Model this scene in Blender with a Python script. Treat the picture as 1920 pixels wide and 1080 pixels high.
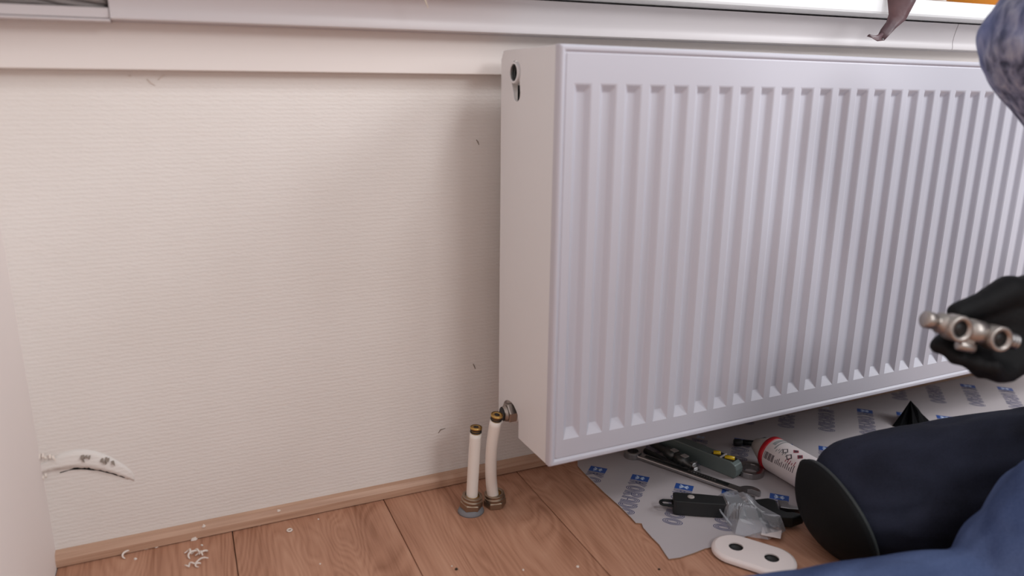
import bpy, bmesh, math, random
from mathutils import Vector, Matrix, noise
from mathutils.geometry import tessellate_polygon
random.seed(7)
for o in list(bpy.data.objects): bpy.data.objects.remove(o)
SC = bpy.context.scene
COL = SC.collection

# ------------------------------------------------------------------ camera
F = 1409.85
CAM = Vector((0.0280, -0.9660, 0.5665))
YAW, PITCH, ROLL = 0.4127, -0.2567, 0.0048
fw = Vector((math.sin(YAW)*math.cos(PITCH), math.cos(YAW)*math.cos(PITCH), math.sin(PITCH)))
rt = Vector((math.cos(YAW), -math.sin(YAW), 0))
up = rt.cross(fw)
R_ = rt*math.cos(ROLL)+up*math.sin(ROLL)
U_ = -rt*math.sin(ROLL)+up*math.cos(ROLL)
cd = bpy.data.cameras.new('camera'); cam = bpy.data.objects.new('camera', cd); COL.objects.link(cam)
cam.matrix_world = Matrix(((R_.x,U_.x,-fw.x,CAM.x),(R_.y,U_.y,-fw.y,CAM.y),(R_.z,U_.z,-fw.z,CAM.z),(0,0,0,1)))
cd.sensor_width = 36; cd.lens = 36*F/1920; cd.clip_start = 0.02
cd.dof.use_dof = True; cd.dof.focus_distance = 1.12; cd.dof.aperture_fstop = 2.8
SC.camera = cam
def ray(px, py): return fw+R_*((px-960)/F)+U_*((540-py)/F)
def P(px, py, ax, val):                      # pixel -> point on the plane coordinate[ax] = val
    d = ray(px, py); return CAM+d*((val-CAM[ax])/d[ax])
def D(px, py, dep): return CAM+ray(px, py)*dep
def FL(px, py, z=0.0): return P(px, py, 2, z)

# ------------------------------------------------------------------ world, lamps, exposure
W = bpy.data.worlds.new('room_light'); SC.world = W; W.use_nodes = True
W.node_tree.nodes['Background'].inputs[0].default_value = (0.97, 0.98, 1.0, 1)
W.node_tree.nodes['Background'].inputs[1].default_value = 0.45
def area(name, loc, aim, sx, sy, power, color):
    l = bpy.data.lights.new(name, 'AREA'); l.shape = 'RECTANGLE'; l.size = sx; l.size_y = sy; l.energy = power; l.color = color
    o = bpy.data.objects.new(name, l); COL.objects.link(o); o.location = loc
    o.rotation_euler = (Vector(aim)-Vector(loc)).to_track_quat('-Z', 'Y').to_euler(); return o
area('room_lamp', (0.82, -1.75, 1.22), (0.35, 0, 0.45), 0.34, 0.34, 6.2, (0.97, 0.98, 1.0))
area('ceiling_lamp', (1.3, -1.7, 2.45), (0.5, -0.1, 0.3), 0.4, 0.4, 9, (0.97, 0.98, 1.0))
area('side_fill_light', (2.30, -1.30, 1.45), (1.0, -0.2, 0.5), 1.0, 1.1, 38, (0.95, 0.97, 1.0))  # fill light added to brighten the radiator's right side; no window built here
SC.view_settings.view_transform = 'Standard'; SC.view_settings.look = 'None'
SC.view_settings.exposure = 0.12; SC.view_settings.gamma = 1.0; SC.view_settings.use_curve_mapping = False

# ------------------------------------------------------------------ materials
def lin(c): return tuple(((v/255)/12.92 if v/255 <= .04045 else ((v/255+.055)/1.055)**2.4) for v in c)
MATS = {}
def mat(name, rgb, rough=.5, metal=0.0, spec=.5, bump=None, vary=None, coat=0):
    """rgb in sRGB 0-255; bump=(scale, strength, distance); vary=(scale, other rgb, contrast)"""
    if name in MATS: return MATS[name]
    m = bpy.data.materials.new(name); m.use_nodes = True; nt = m.node_tree; b = nt.nodes['Principled BSDF']
    b.inputs['Base Color'].default_value = (*lin(rgb), 1); b.inputs['Roughness'].default_value = rough
    b.inputs['Metallic'].default_value = metal; b.inputs['Specular IOR Level'].default_value = spec
    if coat: b.inputs['Coat Weight'].default_value = coat; b.inputs['Coat Roughness'].default_value = .15
    tc = nt.nodes.new('ShaderNodeTexCoord')
    if vary:
        n = nt.nodes.new('ShaderNodeTexNoise'); n.inputs['Scale'].default_value = vary[0]; n.inputs['Detail'].default_value = 4
        nt.links.new(tc.outputs['Object'], n.inputs['Vector'])
        r = nt.nodes.new('ShaderNodeValToRGB'); r.color_ramp.elements[0].color = (*lin(rgb), 1); r.color_ramp.elements[1].color = (*lin(vary[1]), 1)
        r.color_ramp.elements[0].position = .5-vary[2]; r.color_ramp.elements[1].position = .5+vary[2]
        nt.links.new(n.outputs['Fac'], r.inputs['Fac']); nt.links.new(r.outputs['Color'], b.inputs['Base Color'])
    if bump:
        n = nt.nodes.new('ShaderNodeTexNoise'); n.inputs['Scale'].default_value = bump[0]; n.inputs['Detail'].default_value = 3
        nt.links.new(tc.outputs['Object'], n.inputs['Vector'])
        bp = nt.nodes.new('ShaderNodeBump'); bp.inputs['Strength'].default_value = bump[1]; bp.inputs['Distance'].default_value = bump[2]
        nt.links.new(n.outputs['Fac'], bp.inputs['Height']); nt.links.new(bp.outputs['Normal'], b.inputs['Normal'])
    MATS[name] = m; return m

def node_mat(name):
    m = bpy.data.materials.new(name); m.use_nodes = True; MATS[name] = m
    nt = m.node_tree; return m, nt, nt.nodes['Principled BSDF'], nt.nodes.new('ShaderNodeTexCoord')
def mapping(nt, src, scale=(1,1,1), loc=(0,0,0), rot=(0,0,0)):
    mp = nt.nodes.new('ShaderNodeMapping'); mp.inputs['Scale'].default_value = scale; mp.inputs['Location'].default_value = loc; mp.inputs['Rotation'].default_value = rot
    nt.links.new(src, mp.inputs['Vector']); return mp.outputs['Vector']
def noise_node(nt, vec, scale, detail=3, dist=0.0, rough=.5):
    n = nt.nodes.new('ShaderNodeTexNoise'); n.inputs['Scale'].default_value = scale; n.inputs['Detail'].default_value = detail
    n.inputs['Distortion'].default_value = dist; n.inputs['Roughness'].default_value = rough
    nt.links.new(vec, n.inputs['Vector']); return n.outputs['Fac']
def math_node(nt, op, a, b=None, clamp=False):
    n = nt.nodes.new('ShaderNodeMath'); n.operation = op; n.use_clamp = clamp
    for i, v in enumerate((a, b)):
        if v is None: continue
        if isinstance(v, (int, float)): n.inputs[i].default_value = v
        else: nt.links.new(v, n.inputs[i])
    return n.outputs[0]
def ramp(nt, fac, stops):
    r = nt.nodes.new('ShaderNodeValToRGB'); e = r.color_ramp.elements
    while len(e) < len(stops): e.new(.5)
    for el, (p, c) in zip(e, stops): el.position = p; el.color = (*lin(c), 1)
    nt.links.new(fac, r.inputs['Fac']); return r.outputs['Color']

def wallpaper():
    m, nt, b, tc = node_mat('woven_wallpaper')
    o = tc.outputs['Object']
    v1 = noise_node(nt, mapping(nt, o, (55, 55, 190)), 1.0, 2, .35)         # short horizontal weave ribs
    v2 = noise_node(nt, mapping(nt, o, (150, 150, 420)), 1.0, 2, .2)
    w = nt.nodes.new('ShaderNodeTexWave'); w.bands_direction = 'Z'; w.inputs['Scale'].default_value = 62; w.inputs['Distortion'].default_value = 3.5
    w.inputs['Detail'].default_value = 2; w.inputs['Detail Scale'].default_value = 2.2
    nt.links.new(o, w.inputs['Vector'])
    h = math_node(nt, 'ADD', math_node(nt, 'MULTIPLY', v1, 1.1), math_node(nt, 'MULTIPLY', v2, .4))
    h = math_node(nt, 'ADD', h, math_node(nt, 'MULTIPLY', w.outputs['Fac'], .35))
    bp = nt.nodes.new('ShaderNodeBump'); bp.inputs['Strength'].default_value = .3; bp.inputs['Distance'].default_value = .0014
    nt.links.new(h, bp.inputs['Height']); nt.links.new(bp.outputs['Normal'], b.inputs['Normal'])
    big = noise_node(nt, o, 5, 3)
    nt.links.new(ramp(nt, big, [(.3, (224, 217, 211)), (.7, (230, 224, 219))]), b.inputs['Base Color'])
    b.inputs['Roughness'].default_value = .62; b.inputs['Specular IOR Level'].default_value = .3
    return m
def wood():
    m, nt, b, tc = node_mat('oak_laminate')
    oi = nt.nodes.new('ShaderNodeObjectInfo')
    off = nt.nodes.new('ShaderNodeVectorMath'); off.operation = 'ADD'
    mul = nt.nodes.new('ShaderNodeCombineXYZ')
    for i in range(3): nt.links.new(math_node(nt, 'MULTIPLY', oi.outputs['Random'], (7.3, 19.1, 3.7)[i]), mul.inputs[i])
    nt.links.new(tc.outputs['Object'], off.inputs[0]); nt.links.new(mul.outputs[0], off.inputs[1])
    v = off.outputs[0]
    warp = noise_node(nt, mapping(nt, v, (9, 2.2, 1)), 1.0, 2, .6)
    rings = math_node(nt, 'FRACT', math_node(nt, 'MULTIPLY', warp, 26))
    rings = math_node(nt, 'ABSOLUTE', math_node(nt, 'SUBTRACT', rings, .5))      # cathedral grain lines
    fine = noise_node(nt, mapping(nt, v, (420, 14, 1)), 1.0, 3)
    broad = noise_node(nt, mapping(nt, v, (26, 2.0, 1)), 1.0, 3)
    g = math_node(nt, 'ADD', math_node(nt, 'MULTIPLY', rings, .28), math_node(nt, 'MULTIPLY', fine, .38))
    g = math_node(nt, 'ADD', g, math_node(nt, 'MULTIPLY', broad, .55))
    col = ramp(nt, g, [(.30, (142, 97, 74)), (.52, (176, 129, 104)), (.78, (196, 151, 125))])
    vor = nt.nodes.new('ShaderNodeTexVoronoi'); vor.inputs['Scale'].default_value = 1
    nt.links.new(mapping(nt, v, (9, 5, 1)), vor.inputs['Vector'])
    knot = math_node(nt, 'SUBTRACT', 1.0, math_node(nt, 'MULTIPLY', vor.outputs['Distance'], 11), True)
    mix = nt.nodes.new('ShaderNodeMixRGB'); mix.inputs[2].default_value = (*lin((112, 78, 58)), 1)
    nt.links.new(math_node(nt, 'MULTIPLY', knot, .8), mix.inputs[0]); nt.links.new(col, mix.inputs[1])
    nt.links.new(mix.outputs[0], b.inputs['Base Color'])
    bp = nt.nodes.new('ShaderNodeBump'); bp.inputs['Strength'].default_value = .12; bp.inputs['Distance'].default_value = .0006
    nt.links.new(g, bp.inputs['Height']); nt.links.new(bp.outputs['Normal'], b.inputs['Normal'])
    b.inputs['Roughness'].default_value = .5; b.inputs['Specular IOR Level'].default_value = .35
    return m
def plinth_wood():
    m, nt, b, tc = node_mat('plinth_wood')
    g = noise_node(nt, mapping(nt, tc.outputs['Object'], (9, 300, 300)), 1.0, 3)
    nt.links.new(ramp(nt, g, [(.3, (176, 138, 114)), (.7, (198, 162, 138))]), b.inputs['Base Color'])
    b.inputs['Roughness'].default_value = .5; return m
def knit():
    m, nt, b, tc = node_mat('mottled_knit')
    o = tc.outputs['Object']
    a = noise_node(nt, mapping(nt, o, (105, 105, 42), rot=(0, .5, 0)), 1.0, 3, .4)
    c = noise_node(nt, o, 7, 2)
    mottled = ramp(nt, a, [(.34, (64, 67, 86)), (.5, (120, 122, 144)), (.66, (160, 160, 174))])
    mix = nt.nodes.new('ShaderNodeMixRGB'); mix.inputs[2].default_value = (*lin((112, 124, 172)), 1)
    nt.links.new(math_node(nt, 'MULTIPLY', math_node(nt, 'SUBTRACT', c, .47), 5.0, True), mix.inputs[0]); nt.links.new(mottled, mix.inputs[1])
    nt.links.new(mix.outputs[0], b.inputs['Base Color']); b.inputs['Roughness'].default_value = .95
    bp = nt.nodes.new('ShaderNodeBump'); bp.inputs['Strength'].default_value = .7; bp.inputs['Distance'].default_value = .004
    nt.links.new(a, bp.inputs['Height']); nt.links.new(bp.outputs['Normal'], b.inputs['Normal']); return m
def denim(name, a, bcol):
    m, nt, b, tc = node_mat(name)
    o = tc.outputs['Object']
    big = noise_node(nt, mapping(nt, o, (6, 12, 12)), 1.0, 4, .5)
    fine = noise_node(nt, o, 500, 2)
    f = math_node(nt, 'ADD', math_node(nt, 'MULTIPLY', big, .8), math_node(nt, 'MULTIPLY', fine, .2))
    nt.links.new(ramp(nt, f, [(.35, a), (.68, bcol)]), b.inputs['Base Color'])
    b.inputs['Roughness'].default_value = .9; b.inputs['Specular IOR Level'].default_value = .2
    bp = nt.nodes.new('ShaderNodeBump'); bp.inputs['Strength'].default_value = .5; bp.inputs['Distance'].default_value = .0015
    nt.links.new(noise_node(nt, mapping(nt, o, (22, 60, 60), rot=(0, .4, .3)), 1.0, 3, .6), bp.inputs['Height']); nt.links.new(bp.outputs['Normal'], b.inputs['Normal'])
    return m
def clear_plastic():
    m, nt, b, tc = node_mat('clear_film')
    out = nt.nodes['Material Output']
    tr = nt.nodes.new('ShaderNodeBsdfTransparent'); tr.inputs[0].default_value = (.93, .94, .96, 1)
    gl = nt.nodes.new('ShaderNodeBsdfGlossy'); gl.inputs['Roughness'].default_value = .3
    df = nt.nodes.new('ShaderNodeBsdfDiffuse'); df.inputs[0].default_value = (.75, .78, .84, 1)
    fr = nt.nodes.new('ShaderNodeLayerWeight'); fr.inputs[0].default_value = .35
    m1 = nt.nodes.new('ShaderNodeMixShader'); m1.inputs[0].default_value = .27
    nt.links.new(tr.outputs[0], m1.inputs[1]); nt.links.new(df.outputs[0], m1.inputs[2])
    m2 = nt.nodes.new('ShaderNodeMixShader'); nt.links.new(math_node(nt, 'MULTIPLY', fr.outputs['Fresnel'], .35, True), m2.inputs[0])
    nt.links.new(m1.outputs[0], m2.inputs[1]); nt.links.new(gl.outputs[0], m2.inputs[2])
    nt.links.new(m2.outputs[0], out.inputs['Surface']); return m
def glass():
    m, nt, b, tc = node_mat('window_glass')
    b.inputs['Base Color'].default_value = (1, 1, 1, 1); b.inputs['Roughness'].default_value = .02; b.inputs['Transmission Weight'].default_value = 1.0
    return m
M_WALLPAPER = wallpaper(); M_WOOD = wood(); M_PLINTH = plinth_wood(); M_KNIT = knit()
M_JEANS = denim('dark_denim', (20, 21, 31), (42, 45, 60)); M_JEANS_LIT = denim('lit_denim', (52, 66, 102), (92, 108, 146))  # one pair of jeans; the paler copy has the near leg's light painted in
M_FILM = clear_plastic(); M_GLASS = glass()
M_PLASTER = mat('smooth_plaster', (222, 212, 208), .7, bump=(30, .05, .002))
M_BOARD = mat('painted_board', (226, 217, 212), .4)
M_PVC = mat('white_pvc', (204, 197, 198), .35)
M_SILL = mat('sill_white', (224, 223, 223), .35)
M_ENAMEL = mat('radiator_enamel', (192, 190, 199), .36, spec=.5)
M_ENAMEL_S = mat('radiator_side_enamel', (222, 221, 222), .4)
M_DARK = mat('dark_hollow', (38, 32, 30), .8)
M_PIPE = mat('white_pipe', (232, 224, 216), .4)
M_BRASS = mat('brass', (196, 160, 96), .35, 1.0)
M_NICKEL = mat('nickel_brass', (172, 164, 158), .42, 1.0, bump=(90, .1, .001))
M_DULLNUT = mat('dull_brass_nut', (164, 146, 128), .42, 1.0, bump=(120, .15, .001))
M_RUBBER = mat('black_rubber', (24, 22, 22), .55)
M_GREYSLEEVE = mat('grey_sleeve', (120, 120, 124), .7)
M_PAPER = mat('white_card', (176, 168, 170), .6, bump=(14, .12, .004))
M_PAPEREDGE = mat('card_edge', (150, 118, 92), .8)
M_INK = mat('blue_ink', (44, 54, 100), .6)
M_INKBOX = mat('blue_ink_box', (40, 78, 150), .5)
M_INKPALE = mat('pale_ink', (190, 205, 228), .6)
M_STEEL = mat('tool_steel', (168, 166, 166), .3, 1.0, bump=(60, .06, .001))
M_DSTEEL = mat('dark_steel', (88, 90, 90), .4, .8)
M_BLACK = mat('black_grip', (26, 27, 28), .5)
M_BLKSTEEL = mat('blackened_steel', (44, 48, 48), .35, .7)
M_LEVEL = mat('level_body', (112, 124, 122), .4, .3)
M_YELLOW = mat('yellow_vial', (222, 184, 30), .25)
M_RED = mat('red_band', (176, 24, 36), .4)
M_CAP = mat('grey_cap', (158, 150, 146), .5)
M_LABEL = mat('white_label', (226, 216, 216), .45)
M_PRINT = mat('label_print', (70, 60, 66), .6)
M_PRINTG = mat('label_print_grey', (150, 150, 150), .6)
M_PRINTR = mat('label_print_red', (150, 60, 76), .6)
M_ROSETTE = mat('rosette_plastic', (232, 220, 216), .4)
M_GLOVE = mat('black_glove', (15, 15, 17), .7, spec=.25, bump=(120, .4, .002))
M_PAD = mat('knee_pad_black', (13, 14, 15), .75, spec=.25, bump=(200, .3, .001))
M_PIPING = mat('knee_pad_piping', (52, 56, 56), .7)
M_SKIN = mat('skin', (196, 150, 128), .55)
M_LIP = mat('lip', (168, 116, 104), .6)
M_HAIR = mat('hair', (70, 62, 58), .7)
M_SHOE = mat('work_shoe', (30, 28, 28), .6)
M_CHIP = mat('plaster_chip', (226, 214, 204), .8)
M_LEAF = mat('dry_leaf', (104, 74, 76), .45, vary=(30, (74, 50, 56), .2), bump=(40, .4, .003))
M_STEM = mat('plant_green', (86, 104, 60), .55)
M_POT = mat('orange_pot', (222, 140, 30), .35)
M_SOIL = mat('soil', (52, 40, 32), .9)
M_CABLE = mat('grey_cable', (150, 142, 140), .5)
M_SCUFF = mat('grey_scuff', (140, 128, 118), .8)
M_STRAW = mat('straw', (214, 200, 176), .7)
M_CLOTH = mat('black_cloth', (9, 9, 11), .9, spec=.1)
M_FRAME = mat('window_frame_white', (238, 238, 236), .35)

# ------------------------------------------------------------------ mesh helpers
class MB:
    def __init__(s): s.v = []; s.f = []; s.m = []; s.mats = []; s.sm = []
    def mi(s, m):
        if m not in s.mats: s.mats.append(m)
        return s.mats.index(m)
    def add(s, vs, fs, m, smooth=False):
        b = len(s.v); s.v += [tuple(v) for v in vs]; k = s.mi(m)
        for f in fs: s.f.append([i+b for i in f]); s.m.append(k); s.sm.append(smooth)
    def box(s, lo, hi, m, mtx=None):
        x0,y0,z0 = lo; x1,y1,z1 = hi
        vs = [Vector(p) for p in ((x0,y0,z0),(x1,y0,z0),(x1,y1,z0),(x0,y1,z0),(x0,y0,z1),(x1,y0,z1),(x1,y1,z1),(x0,y1,z1))]
        if mtx: vs = [mtx @ v for v in vs]
        s.add(vs, [(0,3,2,1),(4,5,6,7),(0,1,5,4),(1,2,6,5),(2,3,7,6),(3,0,4,7)], m)
    def lathe(s, axis0, direction, prof, m, n=24, smooth=True, caps=(True, True), hexed=False):
        """prof = [(t, r)] along direction from axis0"""
        d = Vector(direction).normalized(); a = d.orthogonal().normalized(); b = d.cross(a); vs = []; fs = []
        for t, r in prof:
            for i in range(n):
                an = 2*math.pi*i/n; vs.append(Vector(axis0)+d*t+(a*math.cos(an)+b*math.sin(an))*r)
        for j in range(len(prof)-1):
            for i in range(n):
                k = (i+1) % n; fs.append((j*n+i, j*n+k, (j+1)*n+k, (j+1)*n+i))
        if caps[0]: fs.append(tuple(reversed(range(n))))
        if caps[1]: fs.append(tuple((len(prof)-1)*n+i for i in range(n)))
        s.add(vs, fs, m, smooth)
    def tube(s, pts, r, m, n=12, caps=True):
        pts = [Vector(p) for p in pts]; rs = r if isinstance(r, (list, tuple)) else [r]*len(pts); vs = []; fs = []
        prev = None
        for i, p in enumerate(pts):
            t = (pts[min(i+1, len(pts)-1)]-pts[max(i-1, 0)]).normalized()
            a = t.orthogonal().normalized() if prev is None else (prev-t*prev.dot(t)).normalized()
            prev = a; b = t.cross(a)
            for k in range(n):
                an = 2*math.pi*k/n; vs.append(p+(a*math.cos(an)+b*math.sin(an))*rs[i])
        for j in range(len(pts)-1):
            for i in range(n):
                k = (i+1) % n; fs.append((j*n+i, j*n+k, (j+1)*n+k, (j+1)*n+i))
        if caps: fs.append(tuple(reversed(range(n)))); fs.append(tuple((len(pts)-1)*n+i for i in range(n)))
        s.add(vs, fs, m, True)
    def plate(s, loops, thick, m, mtx, mside=None):
        """flat plate from 2D loops (outer first, then holes), extruded along local z from 0 to thick"""
        flat = [p for lp in loops for p in lp]
        tris = tessellate_polygon([[Vector((x, y, 0)) for x, y in lp] for lp in loops])
        n = len(flat)
        vs = [mtx @ Vector((x, y, thick)) for x, y in flat]+[mtx @ Vector((x, y, 0)) for x, y in flat]
        fs = []
        for t in tris:
            a, b, c = (Vector(flat[i]) for i in t)
            if (b-a).cross(c-a) < 0: t = (t[0], t[2], t[1])
            fs.append(t); fs.append((t[0]+n, t[2]+n, t[1]+n))
        s.add(vs, fs, m)
        k = 0; sf = []
        for lp in loops:
            L = len(lp)
            for i in range(L): j = (i+1) % L; sf.append((k+i, k+n+i, k+n+j, k+j))
            k += L
        s.add(vs, sf, mside or m)
    def build(s, name, parent=None, bevel=0, recalc=True, mtx=None):
        me = bpy.data.meshes.new(name); me.from_pydata(s.v, [], s.f)
        for m in s.mats: me.materials.append(m)
        for p, k, sm in zip(me.polygons, s.m, s.sm): p.material_index = k; p.use_smooth = sm
        bm = bmesh.new(); bm.from_mesh(me)
        bmesh.ops.remove_doubles(bm, verts=bm.verts, dist=1e-6)
        if recalc: bmesh.ops.recalc_face_normals(bm, faces=bm.faces)
        bm.to_mesh(me); bm.free()
        o = bpy.data.objects.new(name, me); COL.objects.link(o)
        if parent: o.parent = parent
        if bevel:
            b = o.modifiers.new('bevel', 'BEVEL'); b.width = bevel; b.segments = 2; b.limit_method = 'ANGLE'; b.angle_limit = math.radians(35)
        return o
def tag(o, label, cat, group=None):
    o['label'] = label; o['category'] = cat
    if group: o['group'] = group
    return o
def struct(o, label=None, cat=None):
    o['kind'] = 'structure'
    if label: o['label'] = label
    if cat: o['category'] = cat
    return o
def thing(name, label, cat, loc=(0,0,0), mtx=None, group=None):
    e = bpy.data.objects.new(name, None); COL.objects.link(e); e.empty_display_size = .03
    if mtx is not None: e.matrix_world = mtx
    else: e.location = loc
    return tag(e, label, cat, group)
def frame(origin, xdir, zdir=(0,0,1)):
    x = Vector(xdir).normalized(); z = Vector(zdir); z = (z-x*z.dot(x)).normalized(); y = z.cross(x)
    return Matrix(((x.x,y.x,z.x,origin[0]),(x.y,y.y,z.y,origin[1]),(x.z,y.z,z.z,origin[2]),(0,0,0,1)))
def circ(cx, cy, rx, ry=None, n=24, a0=0, a1=2*math.pi, closed=True):
    ry = ry or rx; k = n if closed else n-1
    return [(cx+rx*math.cos(a0+(a1-a0)*i/k), cy+ry*math.sin(a0+(a1-a0)*i/k)) for i in range(n)]

# ------------------------------------------------------------------ the setting
LX = -0.1586                                   # corner with the left wall
XR = 2.6; YN = -2.6; ZTRIM = 0.5865; ZS = 0.6355; ZG = 0.6765; ZTOP = 0.7045
sub = MB(); sub.box((LX-.1, YN, -.06), (XR, .15, -.012), M_DARK)
floor = struct(sub.build('floor'), 'oak laminate floor of wide boards running away from the wall', 'floor')
edges = [LX+.001, .0439, .2478, .4561]
while edges[-1] < XR-.21: edges.append(edges[-1]+.2055)
pm = {}
GAP = .0010
for i in range(len(edges)-1):
    w = round(edges[i+1]-edges[i], 4); y = -.001; k = 0
    starts = [(0.62, 1.02, .8, 1.2, .7)[i % 5]]
    while y > YN+.05:
        L = min(starts[0] if k == 0 else 1.28, y-YN)
        key = (w, round(L, 3))
        if key not in pm:
            b = MB(); b.box((0, -L+GAP, -.012), (w-GAP, 0, 0), M_WOOD)
            o = b.build('plank', floor, bevel=.0007); pm[key] = o
        else:
            o = pm[key].copy(); COL.objects.link(o); o.parent = floor
        o.location = (edges[i], y, 0); y -= L; k += 1

# back wall, with the torn slot low on the left
slot = []
NS = 22
lo_pts = []; hi_pts = []
for i in range(NS+1):
    t = i/NS; px = 112+t*(238-112)
    mid = 887-14*math.sin(math.pi*min(1, t*1.05))*1.0+8*t
    th = (1.2+8.5*max(0, math.sin(math.pi*min(1, max(0, (t-.15)/.85)))))
    p = P(px, mid+th*.5+random.uniform(-.5, .5), 1, 0); lo_pts.append((p.x, p.z))
    p = P(px, mid-th*.8+random.uniform(-.6, .6), 1, 0); hi_pts.append((p.x, p.z))
slot = lo_pts+hi_pts[::-1]
wb = MB()
WX1 = XR
outer = [(LX-.1, -.06), (WX1, -.06), (WX1, .70), (LX-.1, .70)]
mw = Matrix(((1,0,0,0),(0,0,-1,.09),(0,1,0,0),(0,0,0,1)))     # local (x, y, z) -> (x, .09 - z, y): front face at y = 0
wb.plate([outer, slot], .09, M_WALLPAPER, mw, M_DARK)
wall_back = struct(wb.build('wall_back'), 'cream wallpapered wall with woven relief behind the radiator', 'wall')
b = MB(); b.box((LX-.09, .091, -.06), (WX1, .12, .70), M_DARK); bk = b.build('wall_core', wall_back)
b = MB(); b.box((LX-.1, YN, -.06), (LX, .0, 2.4), M_PLASTER)
struct(b.build('wall_left'), 'smooth pale plaster side wall at the left edge', 'wall')
# wallpaper bulge above the slot, ragged torn fringes
def fringe():
    mb = MB(); vs = []; fs = []; N = 44
    for i in range(N+1):
        t = i/N; px = 66+t*(252-66)
        top = 862-24*math.sin(math.pi*t)*(1-.15*t)+6*t
        low = 889-14*math.sin(math.pi*min(1, t*1.02))+12*t*t
        e = min(1, 4*t, 4*(1-t)); top = low-(low-top)*(.25+.75*math.sin(math.pi*min(1, max(0, t)))**.5); low -= 4.0*math.sin(math.pi*t)
        for j, (u, dy) in enumerate(((0, .0002), (.35, .0012), (.7, .0026), (1.0, .0034))):
            py = top+(low-top)*u
            if j == 3: py += random.uniform(-1.2, 1.5)
            p = P(px, py, 1, 0); vs.append((p.x, -dy*e-.0006, p.z))
    for i in range(N):
        for j in range(3): a = i*4+j; fs.append((a, a+1, a+5, a+4))
    mb.add(vs, fs, M_WALLPAPER, True)
    return mb
o = fringe().build('wallpaper_flap', wall_back, recalc=False)
o['label'] = 'lifted wallpaper lip above the dark torn slot'
sd = o.modifiers.new('thickness', 'SOLIDIFY'); sd.thickness = .0008
def tuft(px, py, n, size, m):
    mb = MB()
    for k in range(n):
        p = P(px+random.uniform(-14, 14), py+random.uniform(-4, 4), 1, -.0015)
        a = random.uniform(-.5, .5); L = size*random.uniform(.5, 1.2); w = .0011
        q = p+Vector((math.sin(a)*L, -random.uniform(.001, .006), -math.cos(a)*L))
        r = p+Vector((math.sin(a)*L*.5, -.003, -math.cos(a)*L*.5))
        mb.add([p+Vector((-w,0,0)), p+Vector((w,0,0)), r+Vector((w,0,0)), r+Vector((-w,0,0)), q], [(0,1,2,3),(3,2,4)], m)
    o = mb.build('torn_fibre', wall_back, recalc=False); s_ = o.modifiers.new('t', 'SOLIDIFY'); s_.thickness = .0004
for px, py, n, sz in ((88, 852, 6, .007), (165, 857, 7, .006), (198, 861, 7, .006), (76, 888, 4, .005)):
    tuft(px, py, n, sz, M_CHIP if px < 150 else M_DULLNUT if False else M_SCUFF)
# small nicks and scuffs on the wallpaper
for pts in ([(822, 812), (826, 806), (835, 803)], [(887, 682), (889, 686), (891, 692)], [(893, 262), (896, 266), (898, 272)],
            [(275, 148), (284, 156), (292, 160)], [(296, 150), (304, 143), (309, 140)], [(240, 141), (244, 143), (246, 141)]):
    mb = MB(); mb.tube([P(x, y, 1, -.0006) for x, y in pts], [.0004, .0008, .0003], M_CHIP if pts[0][0] < 400 else M_SCUFF, 6)
    mb.build('wallpaper_nick', wall_back)

# skirting strip
sk = MB(); PR = [(0, 0), (-.012, 0), (-.012, .010), (-.008, .0165), (0, .0175)]
vs = []; fs = []
for x in (LX, XR):
    for (y, z) in PR: vs.append((x, y-.0002, z+.0013))
n = len(PR)
for i in range(n): j = (i+1) % n; fs.append((i, j, n+j, n+i))
fs += [tuple(range(n)), tuple(range(2*n-1, n-1, -1))]
sk.add(vs, fs, M_PLINTH)
struct(sk.build('baseboard_back'), 'narrow light wood skirting strip along the wallpapered wall', 'baseboard')

# apron board below the sill
b = MB(); b.box((LX, -.02, ZTRIM), (XR, -.0003, .70), M_BOARD)
struct(b.build('trim_1', bevel=.0012), 'flat painted apron board above the wallpaper', 'trim')
# sill
b = MB(); b.box((LX+.0, -.096, ZG+.0025), (XR, .16, ZTOP), M_SILL)
struct(b.build('trim_2', bevel=.004), 'bright white window sill nosing along the top', 'sill')
# window above the sill (just above the frame)
win = struct(bpy.data.objects.new('window_1', None), 'white framed window above the sill', 'window'); COL.objects.link(win)
for nm, lo, hi in (('window_frame', (LX, .10, ZTOP), (XR, .155, ZTOP+.07)), ('window_frame', (LX, .10, 2.0), (XR, .155, 2.07)),
                   ('window_frame', (LX, .10, ZTOP+.07), (LX+.07, .155, 2.0)), ('window_frame', (1.15, .10, ZTOP+.07), (1.23, .155, 2.0)),
                   ('window_frame', (XR-.07, .10, ZTOP+.07), (XR, .155, 2.0))):
    b = MB(); b.box(lo, hi, M_FRAME); b.build(nm, win, bevel=.004)
for x0, x1 in ((LX+.07, 1.15), (1.23, XR-.07)):
    b = MB(); b.box((x0, .125, ZTOP+.07), (x1, .131, 2.0), M_GLASS); b.build('pane', win)

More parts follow.
